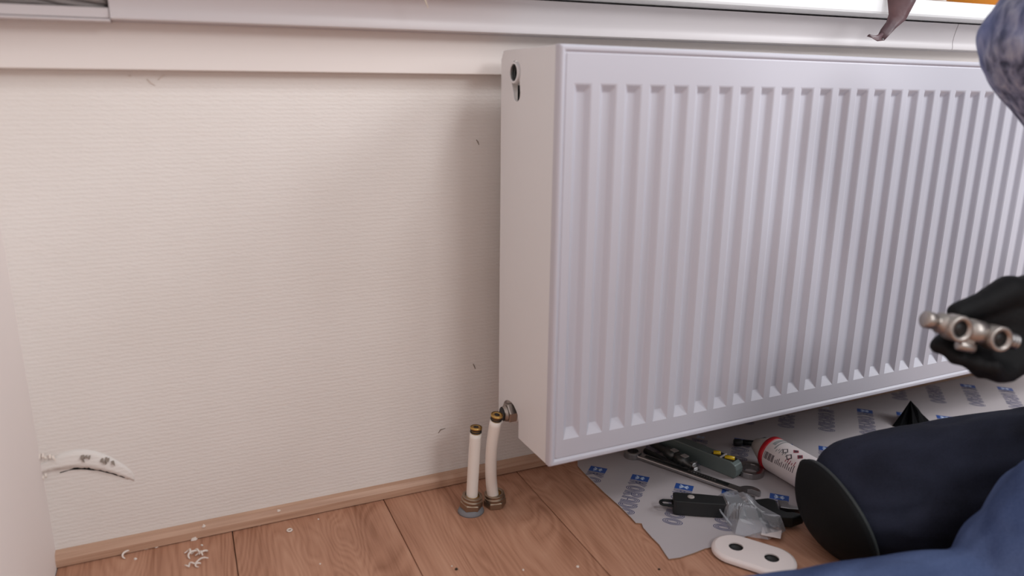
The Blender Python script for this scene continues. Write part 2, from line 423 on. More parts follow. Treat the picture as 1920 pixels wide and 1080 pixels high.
# cable trunking under the sill: open base on the left, clip-on covers to the right
XC0 = P(205, 20, 1, -.05).x; XC1 = P(1786, 78, 1, -.05).x
tr = thing('cable_trunking', 'white plastic cable trunking under the sill with its left cover missing', 'trunking', (0,0,ZS))
b = MB()
zl = P(100, 36, 1, -.05).z; z1 = P(100, 30, 1, -.05).z; z2 = P(100, 10, 1, -.05).z
b.box((LX+.001, -.024, ZS-.0005), (XR, -.0205, ZG), M_PVC)
b.box((LX+.001, -.0505, zl), (XC0-.0004, -.024, zl+.0022), M_PVC)
b.box((LX+.001, -.047, zl+.0022), (XC0-.0004, -.0445, z2), M_PVC)
b.box((LX+.001, -.0495, z1), (XC0-.0006, -.047, z2), M_PVC)
o = b.build('trunking_base', tr, bevel=.0006); o.matrix_parent_inverse = Matrix.Translation((0,0,-ZS))
def cover(x0, x1):
    mb = MB(); prof = [(-.0245, ZS+.001), (-.049, ZS), (-.0512, ZS+.0012), (-.0516, ZS+.004), (-.0505, ZS+.009), (-.0503, ZS+.014), (-.0512, ZS+.020), (-.0522, ZS+.026), (-.0537, ZS+.032), (-.0560, ZG-.002), (-.0566, ZG), (-.0245, ZG)]
    inn = [(-.0245, ZG-.003), (-.050, ZG-.003), (-.047, ZS+.02), (-.047, ZS+.004), (-.0245, ZS+.0035)]
    pr = prof+inn; n = len(pr); vs = [(x, y, z) for x in (x0, x1) for y, z in pr]
    fs = [(i, (i+1) % n, n+(i+1) % n, n+i) for i in range(n)]
    t = tessellate_polygon([[Vector((y, z, 0)) for y, z in pr]])
    fs += [tuple(f) for f in t]+[tuple(n+i for i in reversed(f)) for f in t]
    mb.add(vs, fs, M_PVC, True)
    o = mb.build('trunking_cover', tr); o.data.set_sharp_from_angle(angle=math.radians(40)); o.matrix_parent_inverse = Matrix.Translation((0,0,-ZS))
cover(XC0, XC1-.0007); cover(XC1+.0007, XR)
# cables lying in the open channel
for k, (pts, r, lb) in enumerate((
    ([(-20, 4), (60, 2), (110, 8), (150, 22)], .0032, 'grey cable dipping into the open trunking, leftmost one'),
    ([(70, -8), (110, 2), (150, 9), (203, 14)], .0034, 'grey cable in the open trunking ending at the cover edge'),
    ([(120, -14), (165, -3), (203, 4)], .0036, 'uppermost grey cable in the open trunking beside the cover'))):
    mb = MB(); mb.tube([P(x, y, 1, -.034-.003*k) for x, y in pts], r, M_CABLE, 10)
    tag(mb.build('cable'), lb, 'cable', 'cables in the open trunking')

# ------------------------------------------------------------------ radiator
RO = Vector((.4091, -.2139, .1156)); RA, RTL = .0302, -.0080
ex = Vector((math.cos(RA)*math.cos(RTL), math.sin(RA)*math.cos(RTL), math.sin(RTL)))
ez = Vector((-math.cos(RA)*math.sin(RTL), -math.sin(RA)*math.sin(RTL), math.cos(RTL)))
ey = ez.cross(ex)
RM = Matrix(((ex.x,ey.x,ez.x,RO.x),(ex.y,ey.y,ez.y,RO.y),(ex.z,ey.z,ez.z,RO.z),(0,0,0,1)))
RL, RH, RD = 1.24, .5, .1535
rad = thing('radiator', 'large white ribbed panel radiator hung on the wall under the sill', 'radiator', mtx=RM)
def radfront():
    mb = MB(); pitch = .0334; g0 = .0192; gw = .0215; s = .0058; d = .0060; wb_, wt = .0365, .4585; sv = .0105
    fr = .0055; step = .0016                    # raised outer frame then pressed face
    us = [fr]
    n = int((RL-2*g0)/pitch)
    # face with pressed grooves
    def quad(p0, p1, p2, p3): mb.add([p0, p1, p2, p3], [(0,1,2,3)], M_ENAMEL)
    y0 = step
    zb, zt = .0105, RH-.0095
    prevu = fr+.0035
    q = lambda u, v, w: (u, v, w)
    for i in range(n):
        a = g0+i*pitch; b2 = a+gw
        for (z0_, z1_) in ((zb, wb_), (wb_, wt), (wt, zt)): quad(q(prevu,y0,z0_), q(a,y0,z0_), q(a,y0,z1_), q(prevu,y0,z1_))
        quad(q(a,y0,zb), q(b2,y0,zb), q(b2,y0,wb_), q(a,y0,wb_))
        quad(q(a,y0,wt), q(b2,y0,wt), q(b2,y0,zt), q(a,y0,zt))
        y1 = y0+d; A = a+s; B = b2-s; Z0 = wb_+sv; Z1 = wt-sv*.8
        quad(q(a,y0,wb_), q(b2,y0,wb_), q(B,y1,Z0), q(A,y1,Z0))
        quad(q(A,y1,Z1), q(B,y1,Z1), q(b2,y0,wt), q(a,y0,wt))
        quad(q(a,y0,wb_), q(A,y1,Z0), q(A,y1,Z1), q(a,y0,wt))
        quad(q(B,y1,Z0), q(b2,y0,wb_), q(b2,y0,wt), q(B,y1,Z1))
        quad(q(A,y1,Z0), q(B,y1,Z0), q(B,y1,Z1), q(A,y1,Z1))
        prevu = b2
    ue = RL-fr-.0035
    for (z0_, z1_) in ((zb, wb_), (wb_, wt), (wt, zt)): quad(q(prevu,y0,z0_), q(ue,y0,z0_), q(ue,y0,z1_), q(prevu,y0,z1_))
    # rings: face edge -> small crease -> rounded outer frame -> folded back
    ring = [(.0090, y0, .0105, .0095), (.0074, y0+.0016, .0090, .0080), (.0064, y0, .0080, .0070), (.0052, .0002, .0068, .0060), (.0025, .0003, .0025, .0025), (.0007, .0016, .0007, .0007), (0, .0042, 0, 0), (0, .0115, 0, 0)]
    loops = [[(o_, v, wl), (RL-o_, v, wl), (RL-o_, v, RH-wh), (o_, v, RH-wh)] for o_, v, wl, wh in ring]
    for A_, B_ in zip(loops, loops[1:]):
        for i in range(4):
            j = (i+1) % 4; quad(A_[i], A_[j], B_[j], B_[i])
    return mb
o = radfront().build('front_panel', rad, bevel=.0014)
# side panel with top port and keyhole, bottom notch at the rear  (local: y = depth, z = height)
def rounded(pts): return pts
side = [(.0118, .001), (.0895, .001), (.0895, .024)]+circ(.1145, .024, .025, .0195, 13, math.pi, 0, False)[1:-1]+[(.1395, .024), (.1395, .001), (RD-.003, .001), (RD, .004),
        (RD, RH-.012), (RD-.004, RH-.005), (RD-.012, RH-.001), (.0118, RH-.001)]
key = circ(.1125, .472, .0142, .0142, 20, math.radians(-35), math.radians(215), False)
key += circ(.1075, .4475, .0092, .0092, 14, math.radians(180), math.radians(360), False)
ms = Matrix(((0,0,-1,.0018),(1,0,0,0),(0,1,0,0),(0,0,0,1)))
for k, nm in ((0, 'side_panel'), (1, 'side_panel')):
    b = MB(); mm = ms if k == 0 else Matrix.Translation((RL-.0036+.0018, 0, 0)) @ ms
    b.plate([side, key], .0018, M_ENAMEL_S, mm); b.build(nm, rad, bevel=.0006)
# turned rear and front returns of the side cover
b = MB(); b.box((.0018, RD-.0016, .006), (.012, RD, RH-.012), M_ENAMEL_S); b.build('side_return', rad)
# rear and middle water panels, convector fins
b = MB(); b.box((.022, RD-.012, .012), (RL-.022, RD-.001, RH-.012), M_ENAMEL_S); b.build('rear_panel', rad, bevel=.003)
b = MB(); b.box((.022, .068, .012), (RL-.022, .080, RH-.012), M_ENAMEL_S); b.build('middle_panel', rad, bevel=.003)
for y0, y1 in ((.014, .066), (.082, .138)):
    b = MB(); vs = []; fs = []; N = 96
    for i in range(N+1):
        u = .03+i*(RL-.06)/N; y = y0 if i % 2 else y1
        vs += [(u, y, .06), (u, y, .44)]
    for i in range(N): fs.append((2*i, 2*i+2, 2*i+3, 2*i+1))
    b.add(vs, fs, M_ENAMEL_S); b.build('convector_fin', rad, recalc=False)
# top grille: rails and slats
b = MB(); b.box((.002, .012, RH-.0075), (RL-.002, .020, RH-.0015), M_ENAMEL_S); b.box((.002, RD-.010, RH-.0075), (RL-.002, RD-.002, RH-.0015), M_ENAMEL_S)
for i in range(110):
    u = .012+i*(RL-.024)/109; b.box((u-.0042, .020, RH-.006), (u+.0042, RD-.010, RH-.002), M_ENAMEL_S)
b.build('top_grille', rad)
# port sockets: threaded rings inside the side panel
def socket(w, u0=-.0012):
    b = MB(); b.lathe((.03, .1145, w), (-1, 0, 0), [(0, .0128), (.03-u0, .0128), (.0306-u0, .0122), (.0306-u0, .0104), (.0298-u0, .0100)], M_ENAMEL_S, 28, True, (True, False))
    for t in range(9): b.lathe((.028-t*.003, .1145, w), (-1, 0, 0), [(0, .0100), (.0015, .0092), (.003, .0100)], M_DSTEEL, 24, True, (False, False))
    b.lathe((.001, .1145, w), (1, 0, 0), [(0, .0100), (.003, .0100)], M_DSTEEL, 24, True, (False, False))
    b.lathe((.022, .1145, w), (1, 0, 0), [(0, .0101), (.001, .0101)], M_DARK, 24)
    return b.build('port_socket', rad)
socket(.472)
b = MB(); b.box((.016, .088, .425), (.0175, .138, .4575), M_BLACK); b.build('keyhole_shade_plate', rad)  # black plate added to stand for the shade inside the keyhole
# lower fitting: white boss, hex nipple, rubber seal
low = bpy.data.objects.new('lower_fitting', None)
b = MB(); b.lathe((.03, .1145, .028), (-1, 0, 0), [(0, .0145), (.022, .0145), (.0245, .0135)], M_ENAMEL_S, 28); bo = b.build('lower_boss', rad)
b = MB(); b.lathe((.0056, .1145, .028), (-1, 0, 0), [(0, .0128), (.0014, .0138), (.0105, .0138), (.012, .0126)], M_NICKEL, 6, False); hx = b.build('hex_nipple', rad)
b = MB(); b.lathe((-.0064, .1145, .028), (-1, 0, 0), [(0, .0108), (.0015, .0112), (.0022, .0108), (.003, .0098), (.0055, .0096)], M_NICKEL, 24)
b.lathe((-.0119, .1145, .028), (-1, 0, 0), [(0, .0096), (.001, .0085), (.001, .006)], M_RUBBER, 20); b.build('nipple_thread', rad)
# wall brackets behind the panel
for u in (.2, RL-.2):
    b = MB(); p = RM @ Vector((u, RD, .25)); b.box((u-.015, RD-.001, .06), (u+.015, RD-.001+max(.004, -p.y+.0005), .44), M_ENAMEL_S); b.build('wall_bracket', rad)

# ------------------------------------------------------------------ the two pipe stubs
def smooth_path(ps, n=20):
    out = []
    for i in range(n+1):
        t = i/n; L = len(ps)-1; acc = Vector((0,0,0))
        for k, p in enumerate(ps): acc += Vector(p)*(math.comb(L, k)*(t**k)*((1-t)**(L-k)))
        out.append(acc)
    return out
def pipe(base, pts, label, tilt):
    base = Vector(base); t = thing('pipe_stub', label, 'pipe', base, group='pipe stubs')
    path = smooth_path([Vector(p)-base for p in pts]); r = .0080
    b = MB(); b.tube(path, r, M_PIPE, 24); b.build('plastic_pipe', t)
    d = (path[-1]-path[-3]).normalized(); e = path[-1]
    b = MB(); b.lathe(e-d*.0035, d, [(0, .0062), (.0035, .0062)], M_BRASS, 20); b.lathe(e, d, [(-.001, .0068), (.0088, .0068), (.0094, .0066), (.0094, .0038), (.004, .0034)], M_BRASS, 24, True, (False, True)); ins = b.build('brass_insert', t)
    b = MB(); b.lathe(e+d*.0042, d, [(0, .0034), (.0052, .0034)], M_DARK, 16); b.build('insert_bore', t)
    b = MB(); b.lathe(e+d*.0064, d, [(0, .0068), (.0004, .0082), (.0026, .0082), (.0031, .0074)], M_BRASS, 24, True, (False, False)); b.build('insert_rim', t)
    for h in (.0012, .0044):
        b = MB(); b.lathe(e+d*h, d, [(0, .0069), (.0003, .0078), (.0011, .0080), (.0019, .0078), (.0022, .0069)], M_RUBBER, 24); b.build('o_ring', t)
    return t, path
B1 = FL(883, 958); B2 = FL(928, 947)
y1 = B1.y; 
t1, path1 = pipe(B1, [B1, P(884.7, 939, 1, y1), P(887.5, 870, 1, y1), P(892, 812, 1, y1-.002)], 'shorter white plastic pipe stub, left, loose nut on grey sleeve', 0)
t2, path2 = pipe(B2, [B2, P(918, 905, 1, B2.y-.004), P(917, 850, 1, B2.y-.012), P(930, 788, 1, B2.y-.024)], 'taller bowed white pipe stub beside the radiator corner', 0)
def nut(t, off, tiltv, sleeve):
    d = Vector(tiltv).normalized(); o = Vector(off)
    b = MB(); b.lathe(o, d, [(0, .0150), (.0012, .0160), (.0088, .0160), (.0100, .0150)], M_DULLNUT, 6, False, (True, True))
    b.lathe(o+d*.0100, d, [(0, .0140), (.003, .0140), (.0036, .0150), (.0046, .0150), (.0052, .0136), (.0078, .0136), (.0084, .0142), (.0096, .0142), (.0100, .0126), (.0100, .0098), (.006, .0096)], M_DULLNUT, 28, True, (False, False))
    b.build('compression_nut', t, bevel=.0006)
    b = MB(); b.lathe(o+d*.0135, d, [(0, .0094), (.0045, .0094), (.0052, .0086)], M_BRASS, 24); b.build('olive', t)
    if sleeve:
        b = MB(); b.lathe((0, 0, 0), (0, 0, 1), [(0, .0185), (.002, .0180), (.005, .0165), (.0065, .0150)], M_GREYSLEEVE, 24)
        b.build('floor_sleeve', t)
        b = MB(); p = FL(862, 961)-Vector(t.location)
        b.tube([p+Vector((-.002, 0, .001)), p+Vector((.006, -.001, .004)), p+Vector((.013, .001, .005))], [.003, .0042, .004], M_GREYSLEEVE, 8); b.build('sleeve_tab', t)
nut(t1, (0, 0, .0055), (.10, -.08, 1), True)
nut(t2, (0, 0, .0005), (-.05, -.02, 1), False)

# ------------------------------------------------------------------ printed sheet on the floor
ZP = .0022
pts = [(1083, 876), (1094, 888), (1108, 902), (1134, 927), (1160, 950), (1184, 974), (1192, 983), (1203, 984), (1206, 992), (1222, 1010), (1236, 1024), (1247, 1041), (1254, 1051)]
pts += [(1275, 1048), (1300, 1040), (1322, 1031), (1345, 1027), (1400, 1008), (1470, 985)]
outl = [(FL(x, y).x, FL(x, y).y) for x, y in pts]
outl += [(.80, -.296), (1.0, -.293), (1.3, -.292), (1.75, -.29), (1.76, -.0135), (1.2, -.0135), (.56, -.0135)]
sh = MB(); sh.plate([outl], .0018, M_PAPER, Matrix.Translation((0, 0, .0004)), M_PAPEREDGE)
sheet = tag(sh.build('cardboard_sheet'), 'white cardboard packaging sheet with diagonal blue lettering under the tools', 'cardboard')
# logo: blue box + KORADO in triple line letters.  local x = reading direction, y = letter up
def ribbon(mb, pts, w, m, closed=False):
    pts = [Vector(p) for p in pts]; n = len(pts); vs = []; fs = []
    for i in range(n):
        a = pts[(i-1) % n] if closed or i > 0 else pts[i]; c = pts[(i+1) % n] if closed or i < n-1 else pts[i]
        t = (c-a).normalized(); nn = Vector((-t.y, t.x))
        vs += [(*(pts[i]+nn*w), 0), (*(pts[i]-nn*w), 0)]
    for i in range(n if closed else n-1):
        j = (i+1) % n; fs.append((2*i, 2*i+1, 2*j+1, 2*j))
    mb.add(vs, fs, m)
def offs(pts, d):
    pts = [Vector(p) for p in pts]; out = []
    for i in range(len(pts)):
        t = (pts[min(i+1, len(pts)-1)]-pts[max(i-1, 0)]).normalized(); out.append(pts[i]+Vector((-t.y, t.x))*d)
    return out
def arc(cx, cy, rx, ry, a0, a1, n=10): return [(cx+rx*math.cos(math.radians(a0+(a1-a0)*i/(n-1))), cy+ry*math.sin(math.radians(a0+(a1-a0)*i/(n-1)))) for i in range(n)]
LW, LH, LS = .0142, .0262, .00052
def logo():
    mb = MB()
    mb.add([(0,0,0),(.016,0,0),(.016,LH,0),(0,LH,0)], [(0,1,2,3)], M_INKBOX)
    for a, b_ in (((.008, .006), (.008, .020)), ((.003, .007), (.008, .013)), ((.013, .007), (.008, .013)), ((.004, .0185), (.008, .013)), ((.012, .0185), (.008, .013))):
        v = len(mb.v); ribbon(mb, [a, b_], .0011, M_INKPALE)
        for i in range(v, len(mb.v)): mb.v[i] = (mb.v[i][0], mb.v[i][1], .00008)
    x = .0178; g = .0024
    def tri(path, m=M_INK):
        for d in (-g, 0, g): ribbon(mb, offs(path, d), LS, m)
    h = LH; w = LW
    def O(x):
        for k in range(3): ribbon(mb, circ(x+w/2, h/2, w/2-k*.0021, h/2-k*.0028, 28), LS, M_INK, True)
    # K
    tri([(x+g, 0), (x+g, h)]); tri([(x+2*g, h*.5), (x+w-g, h)]); tri([(x+2*g, h*.5), (x+w-g, 0)])
    x += w+.0022; O(x)
    x += w+.0022
    tri([(x+g, 0), (x+g, h)])
    for k in range(3): ribbon(mb, [(x+2*g, h-k*.0023)]+arc(x+w*.5, h*.72, w*.5-k*.0021, h*.28-k*.0023, 90, -90)+[(x+2*g, h*.44+k*.0023)], LS, M_INK)
    tri([(x+w*.45, h*.44), (x+w-g, 0)])
    x += w+.0022
    for k in range(3): ribbon(mb, [(x+k*.0021, 0)]+arc(x+w/2, h*.55, w/2-k*.0021, h*.45-k*.0028, 180, 0, 14)+[(x+w-k*.0021, 0)], LS, M_INK)
    ribbon(mb, [(x+2*.0021, h*.35), (x+w-2*.0021, h*.35)], LS, M_INK)
    x += w+.0022
    tri([(x+g, 0), (x+g, h)])
    for k in range(3): ribbon(mb, [(x+2*g, h-k*.0026)]+arc(x+w*.42, h/2, w*.58-k*.0021, h*.5-k*.0026, 90, -90, 14)+[(x+2*g, k*.0026)], LS, M_INK)
    x += w+.0022; O(x)
    return mb
lg = logo().build('printed_logo', sheet, recalc=False)
tdir = Vector((-.7071, -.7071, 0)); ndir = Vector((.7071, -.7071, 0))
def inside(p, poly):
    c = False; j = len(poly)-1
    for i in range(len(poly)):
        if (poly[i][1] > p[1]) != (poly[j][1] > p[1]) and p[0] < (poly[j][0]-poly[i][0])*(p[1]-poly[i][1])/(poly[j][1]-poly[i][1])+poly[i][0]: c = not c
        j = i
    return c
first = True; B0 = FL(1284, 911)
TXL = .016+6*(LW+.0022)
for i in range(-6, 16):
    for j in range(-12, 10):
        o0 = B0+ndir*(i*.066-.013)+tdir*(j*.178-(.011*i if i > 0 else -.002*i))
        corners = [o0+tdir*a+ndir*b_ for a in (0, TXL) for b_ in (0, LH)]
        full = all(inside((c.x, c.y), outl) for c in corners)
        part = any(inside((c.x, c.y), outl) for c in corners)
        if not part: continue
        mtx = Matrix(((tdir.x, ndir.x, 0, o0.x), (tdir.y, ndir.y, 0, o0.y), (0, 0, 1, ZP+.00012), (0, 0, 0, 1)))
        if full:
            if first: o = lg; first = False
            else: o = lg.copy(); COL.objects.link(o); o.parent = sheet
            o.matrix_world = mtx
        else:                                   # cut at the sheet's edge: keep only the faces on the sheet
            me = lg.data.copy(); bm = bmesh.new(); bm.from_mesh(me)
            dead = [f for f in bm.faces if not all(inside(((mtx @ v.co).x, (mtx @ v.co).y), outl) for v in f.verts)]
            bmesh.ops.delete(bm, geom=dead, context='FACES'); nf = len(bm.faces); bm.to_mesh(me); bm.free()
            if nf < 3: continue
            o = bpy.data.objects.new('printed_logo', me); COL.objects.link(o); o.parent = sheet; o.matrix_world = mtx
# ------------------------------------------------------------------ tools on the sheet
def spanner(name, label, A, B, w, h, ring_r, jaw_r, z0, jaw_first=False, panel=True):
    A = Vector((A.x, A.y, z0)); B = Vector((B.x, B.y, z0)); L = (B-A).length
    t = thing(name, label, 'wrench', mtx=frame(A, B-A))
    b = MB(); b.box((ring_r*.8, -w/2, .0012), (L-jaw_r*.8, w/2, .0012+h), M_STEEL); b.build('handle', t, bevel=.0018)
    if panel:
        b = MB(); b.box((ring_r*1.6, -w*.28, h), (L-jaw_r*1.9, w*.28, .0014+h), M_BLKSTEEL); b.build('handle_panel', t, bevel=.0004)
        for k in range(11):
            b = MB(); x = L*.5+k*.0042; b.box((x, -.0013, h+.0012), (x+.0028, .0013, .0017+h), M_STEEL); b.build('stamped_letter', t)
    b = MB(); b.plate([circ(0, 0, ring_r, ring_r, 28), circ(0, 0, ring_r*.66, ring_r*.66, 12)[::-1]], h*1.5, M_STEEL, Matrix()); b.build('ring_end', t, bevel=.001)
    if jaw_r:
        a0 = math.radians(38); ou = circ(L, 0, jaw_r, jaw_r*1.05, 24, a0, 2*math.pi-a0, False)
        gap = jaw_r*.48; inn = [(L+jaw_r*.72, -gap), (L-jaw_r*.05, -gap), (L-jaw_r*.28, -gap*.5), (L-jaw_r*.28, gap*.5), (L-jaw_r*.05, gap), (L+jaw_r*.72, gap)]
        b = MB(); b.plate([ou+inn], h*1.25, M_STEEL, Matrix.Translation((0,0,.0002))); b.build('open_jaw', t, bevel=.001)
    return t
spanner('combination_spanner', 'long combination spanner with dark stamped shank, running under the plastic bag', FL(1186, 858), FL(1404, 934), .0145, .0065, .014, .0165, ZP+.0002)
spanner('ring_spanner', 'steel ring spanner end between the level and the sealant tube', FL(1406, 890), Vector((.737, -.035, 0)), .011, .006, .0205, 0, ZP+.0002, panel=False)
# torpedo level
A = FL(1379, 902); A = Vector((A.x, A.y, ZP+.0003)); Bv = Vector((.697, -.028, ZP+.0003))
lv = thing('spirit_level', 'short grey spirit level with yellow vials', 'level', mtx=frame(A, Bv-A)); Ll = (Bv-A).length
b = MB()
prof = [(0, .004), (.004, 0), (Ll-.003, 0), (Ll, .003), (Ll, .022), (Ll-.003, .025), (.010, .025), (.003, .021), (0, .014)]
b.plate([[(x, z) for x, z in prof]], .019, M_LEVEL, Matrix(((1,0,0,0),(0,0,-1,0),(0,1,0,0),(0,0,0,1)))); b.build('level_body', lv, bevel=.0012)
for x0, x1 in ((.008, .026), (.032, .046)):
    b = MB(); b.box((x0, -.0165, .0248), (x1, -.0025, .0254), M_BLACK); wnd = b.build('vial_window', lv)
    b = MB(); b.tube([(x0+.003, -.012, .0262), (x1-.002, -.006, .0262)], .0034, M_YELLOW, 12); b.build('vial', lv)
b = MB(); b.box((.0275, -.018, .0249), (.0295, -.001, .0262), M_LABEL); b.build('window_divider', lv)
# small ratchet-like tool with toothed jaw
A = FL(1306, 891); Bq = FL(1226, 846)
A = Vector((A.x, A.y, ZP)); Bq = Vector((Bq.x, Bq.y, ZP)); Bq.y = min(Bq.y, -.03)
tt = thing('pipe_pliers', 'small dark pliers with toothed steel jaw beside the level', 'pliers', mtx=frame(A, Bq-A)); Lt = (Bq-A).length
b = MB(); b.lathe((.006, 0, .0098), (1, 0, 0), [(0, .0045), (.004, .0066), (.018, .0068), (.0185, .0085), (.036, .0088), (.0365, .0072), (.040, .0072), (.0405, .0088), (.058, .0088), (.060, .006), (max(Lt, .07), .0055)], M_DSTEEL, 14); b.build('shank', tt)
b = MB(); b.plate([[(-.004, 0), (.010, 0), (.010, .016), (.004, .0175), (.006, .012), (.001, .011), (.002, .007), (-.003, .006)]], .010, M_STEEL, Matrix(((1,0,0,0),(0,0,-1,.005),(0,1,0,.0003),(0,0,0,1)))); b.build('toothed_jaw', tt, bevel=.0006)
for k in range(2):
    b = MB(); b.box((.022+k*.022, -.005, .0178), (.032+k*.022, .004, .0190), M_CAP); b.build('printed_mark', tt)
b = MB(); b.tube([(.012, .012, .0045), (Lt*.6, .016, .0045), (max(Lt, .07), .02, .0045)], [.003, .004, .0042], M_BLACK, 10); b.build('second_handle', tt)

# bent dark rod behind the tube
rp = [(1530, 893), (1500, 872), (1478, 857), (1458, 843), (1447, 834), (1434, 829), (1415, 831), (1392, 829)]
b = MB(); b.tube([FL(x, y, ZP+.0062)+Vector((0, 0, .003 if 2 < i < 6 else 0)) for i, (x, y) in enumerate(rp)], [.0048, .0048, .0048, .0055, .006, .0056, .0048, .0044], M_BLKSTEEL, 12)
rod = tag(b.build('bent_rod'), 'dark bent metal rod lying behind the sealant tube', 'rod')
b = MB(); p = FL(1391, 830, ZP+.0062); b.lathe(p+Vector((-.012, .006, 0)), (1, -.5, 0), [(0, .004), (.001, .006), (.012, .006), (.014, .0045)], M_BLACK, 14); b.build('rod_tip', rod)

# sealant tube
rT = .0262
c0 = FL(1449, 893); c0 = Vector((c0.x+.010, c0.y+.014, ZP+rT+.0003)); dirT = (FL(1505, 945)-FL(1442, 906)); dirT.z = 0; dirT.normalize()
tb = thing('sealant_tube', 'white and red printed sealant tube with grey cone cap', 'tube', mtx=frame(c0, dirT)); LT = .125
b = MB(); b.lathe((0, 0, 0), (1, 0, 0), [(.002, rT-.0008), (.004, rT), (LT-.003, rT), (LT, rT-.003)], M_LABEL, 40); b.build('tube_body', tb)
b = MB(); b.lathe((-.007, 0, 0), (1, 0, 0), [(0, rT-.004), (.002, rT+.0004), (.0092, rT+.0004), (.0098, rT-.0006)], M_RED, 40); b.build('red_band', tb)
b = MB(); b.lathe((-.037, 0, 0), (1, 0, 0), [(0, .0085), (.001, .0100), (.003, .0108), (.0305, rT-.002)], M_CAP, 32); b.build('cone_cap', tb)
def on_tube(u0, u1, a0, a1, m, nm, n=6, lift=.00025):
    mb = MB(); vs = []; fs = []
    for u in (u0, u1):
        for k in range(n+1):
            a = math.radians(a0+(a1-a0)*k/n); vs.append((u, math.cos(a)*(rT+lift), math.sin(a)*(rT+lift)))
    for k in range(n): fs.append((k, k+1, n+2+k, n+1+k))
    mb.add(vs, fs, m); return mb.build(nm, tb, recalc=False)
# which side of the tube faces the camera: local -y (angle 180) up to the top (90)
flip = -1 if (Matrix(frame(c0, dirT)).to_3x3() @ Vector((0, 1, 0))).dot(CAM-c0) < 0 else 1
def A_(a): return (180-a) if flip < 0 else a
def lab(u0, u1, a0, a1, m): on_tube(u0, u1, A_(a0), A_(a1), m, 'label_print')
lab(.008, .014, 62, 118, M_PRINTG); lab(.016, .0185, 50, 112, M_PRINTG)
for k in range(9): lab(.006+k*.0021, .0068+k*.0021+(.0007 if k % 3 else 0), 6, 30, M_PRINT)        # bar code
for k in range(5): lab(.028+k*.003, .0292+k*.003, 8, 20+5*(k % 3), M_PRINT)
for k in range(7): lab(.021+k*.0032, .0225+k*.0032, 44+(k % 2)*6, 54+(k % 3)*5, M_PRINTG)
for k in range(6): lab(.044+k*.0036, .0452+k*.0036, 10, 22+6*((k*7) % 3), M_PRINT)
for k in range(5): lab(.044+k*.004, .0453+k*.004, 30, 38+4*((k*5) % 3), M_PRINTR)
def diamond(u, a, s, m, dx=0):
    mb = MB(); da = s/rT; vs = []
    for du, dd in ((-s, 0), (0, -da), (s, 0), (0, da)):
        an = math.radians(A_(a))+dd; vs.append((u+du, math.cos(an)*(rT+.0003), math.sin(an)*(rT+.0003)))
    mb.add(vs, [(0,1,2,3)], m); mb.build('hazard_mark', tb, recalc=False)
    mb = MB(); s2 = s*.62; da = s2/rT; vs = []
    for du, dd in ((-s2, 0), (0, -da), (s2, 0), (0, da)):
        an = math.radians(A_(a))+dd; vs.append((u+du, math.cos(an)*(rT+.00045), math.sin(an)*(rT+.00045)))
    mb.add(vs, [(0,1,2,3)], M_PRINT if m is M_PRINTR else M_LABEL); mb.build('hazard_symbol', tb, recalc=False)
diamond(.034, 62, .0055, M_PRINT); diamond(.046, 50, .0058, M_PRINT); diamond(.046, 82, .0052, M_PRINTR); diamond(.059, 70, .0052, M_PRINTR)

# adjustable wrench
A = FL(1236, 958); Bq = FL(1496, 978)
A = Vector((A.x, A.y, ZP+.0004)); Bq = Vector((Bq.x, Bq.y, ZP+.0004))
aw = thing('adjustable_wrench', 'black handled adjustable wrench half hidden by a clear bag', 'wrench', mtx=frame(A, Bq-A)); La = (Bq-A).length
b = MB(); lp = [(.022, -.0075), (.004, -.0070), (0, -.004), (-.0015, 0), (0, .004), (.004, .0070), (.022, .0075)]
lh = [(.016, .0046), (.005, .0046), (.002, 0), (.005, -.0046), (.016, -.0046)]
b.plate([lp, lh], .004, M_BLKSTEEL, Matrix.Translation((0, 0, .009))); b.build('hanging_loop', aw, bevel=.0012)
b = MB(); hp = [(.018, -.0105), (.022, -.0125), (La*.30, -.0125), (La*.62, -.0100), (La*.62, .0100), (La*.30, .0125), (.022, .0125), (.018, .0105)]
b.plate([hp], .021, M_BLACK, Matrix.Translation((0, 0, .0006))); b.build('grip', aw, bevel=.005)
b = MB(); b.lathe((.042, .002, .0212), (0, 0, 1), [(0, .0048), (.0012, .0048), (.0012, .0022)], M_CAP, 20); b.build('grip_mark', aw)
b = MB(); hd = [(La*.60, -.009), (La*.72, -.014), (La*.84, -.026), (La*.93, -.026), (La+.004, -.014), (La*.95, -.008), (La*.90, -.010), (La*.86, -.004), (La*.86, .018), (La*.80, .024), (La*.70, .017), (La*.60, .009)]
b.plate([hd[::1]], .014, M_BLKSTEEL, Matrix.Translation((0, 0, .003))); b.build('fixed_jaw', aw, bevel=.002)
b = MB(); mj = [(La*.87, .002), (La*.93, .000), (La+.002, -.001), (La+.003, .006), (La*.94, .010), (La*.94, .020), (La*.87, .021)]
b.plate([mj], .012, M_STEEL, Matrix.Translation((0, 0, .0045))); b.build('sliding_jaw', aw, bevel=.0012)
b = MB(); b.lathe((La*.80, .004, .010), (0, 1, 0), [(0, .005), (.001, .0062), (.009, .0062), (.010, .005)], M_STEEL, 14, False); b.build('adjuster_screw', aw)

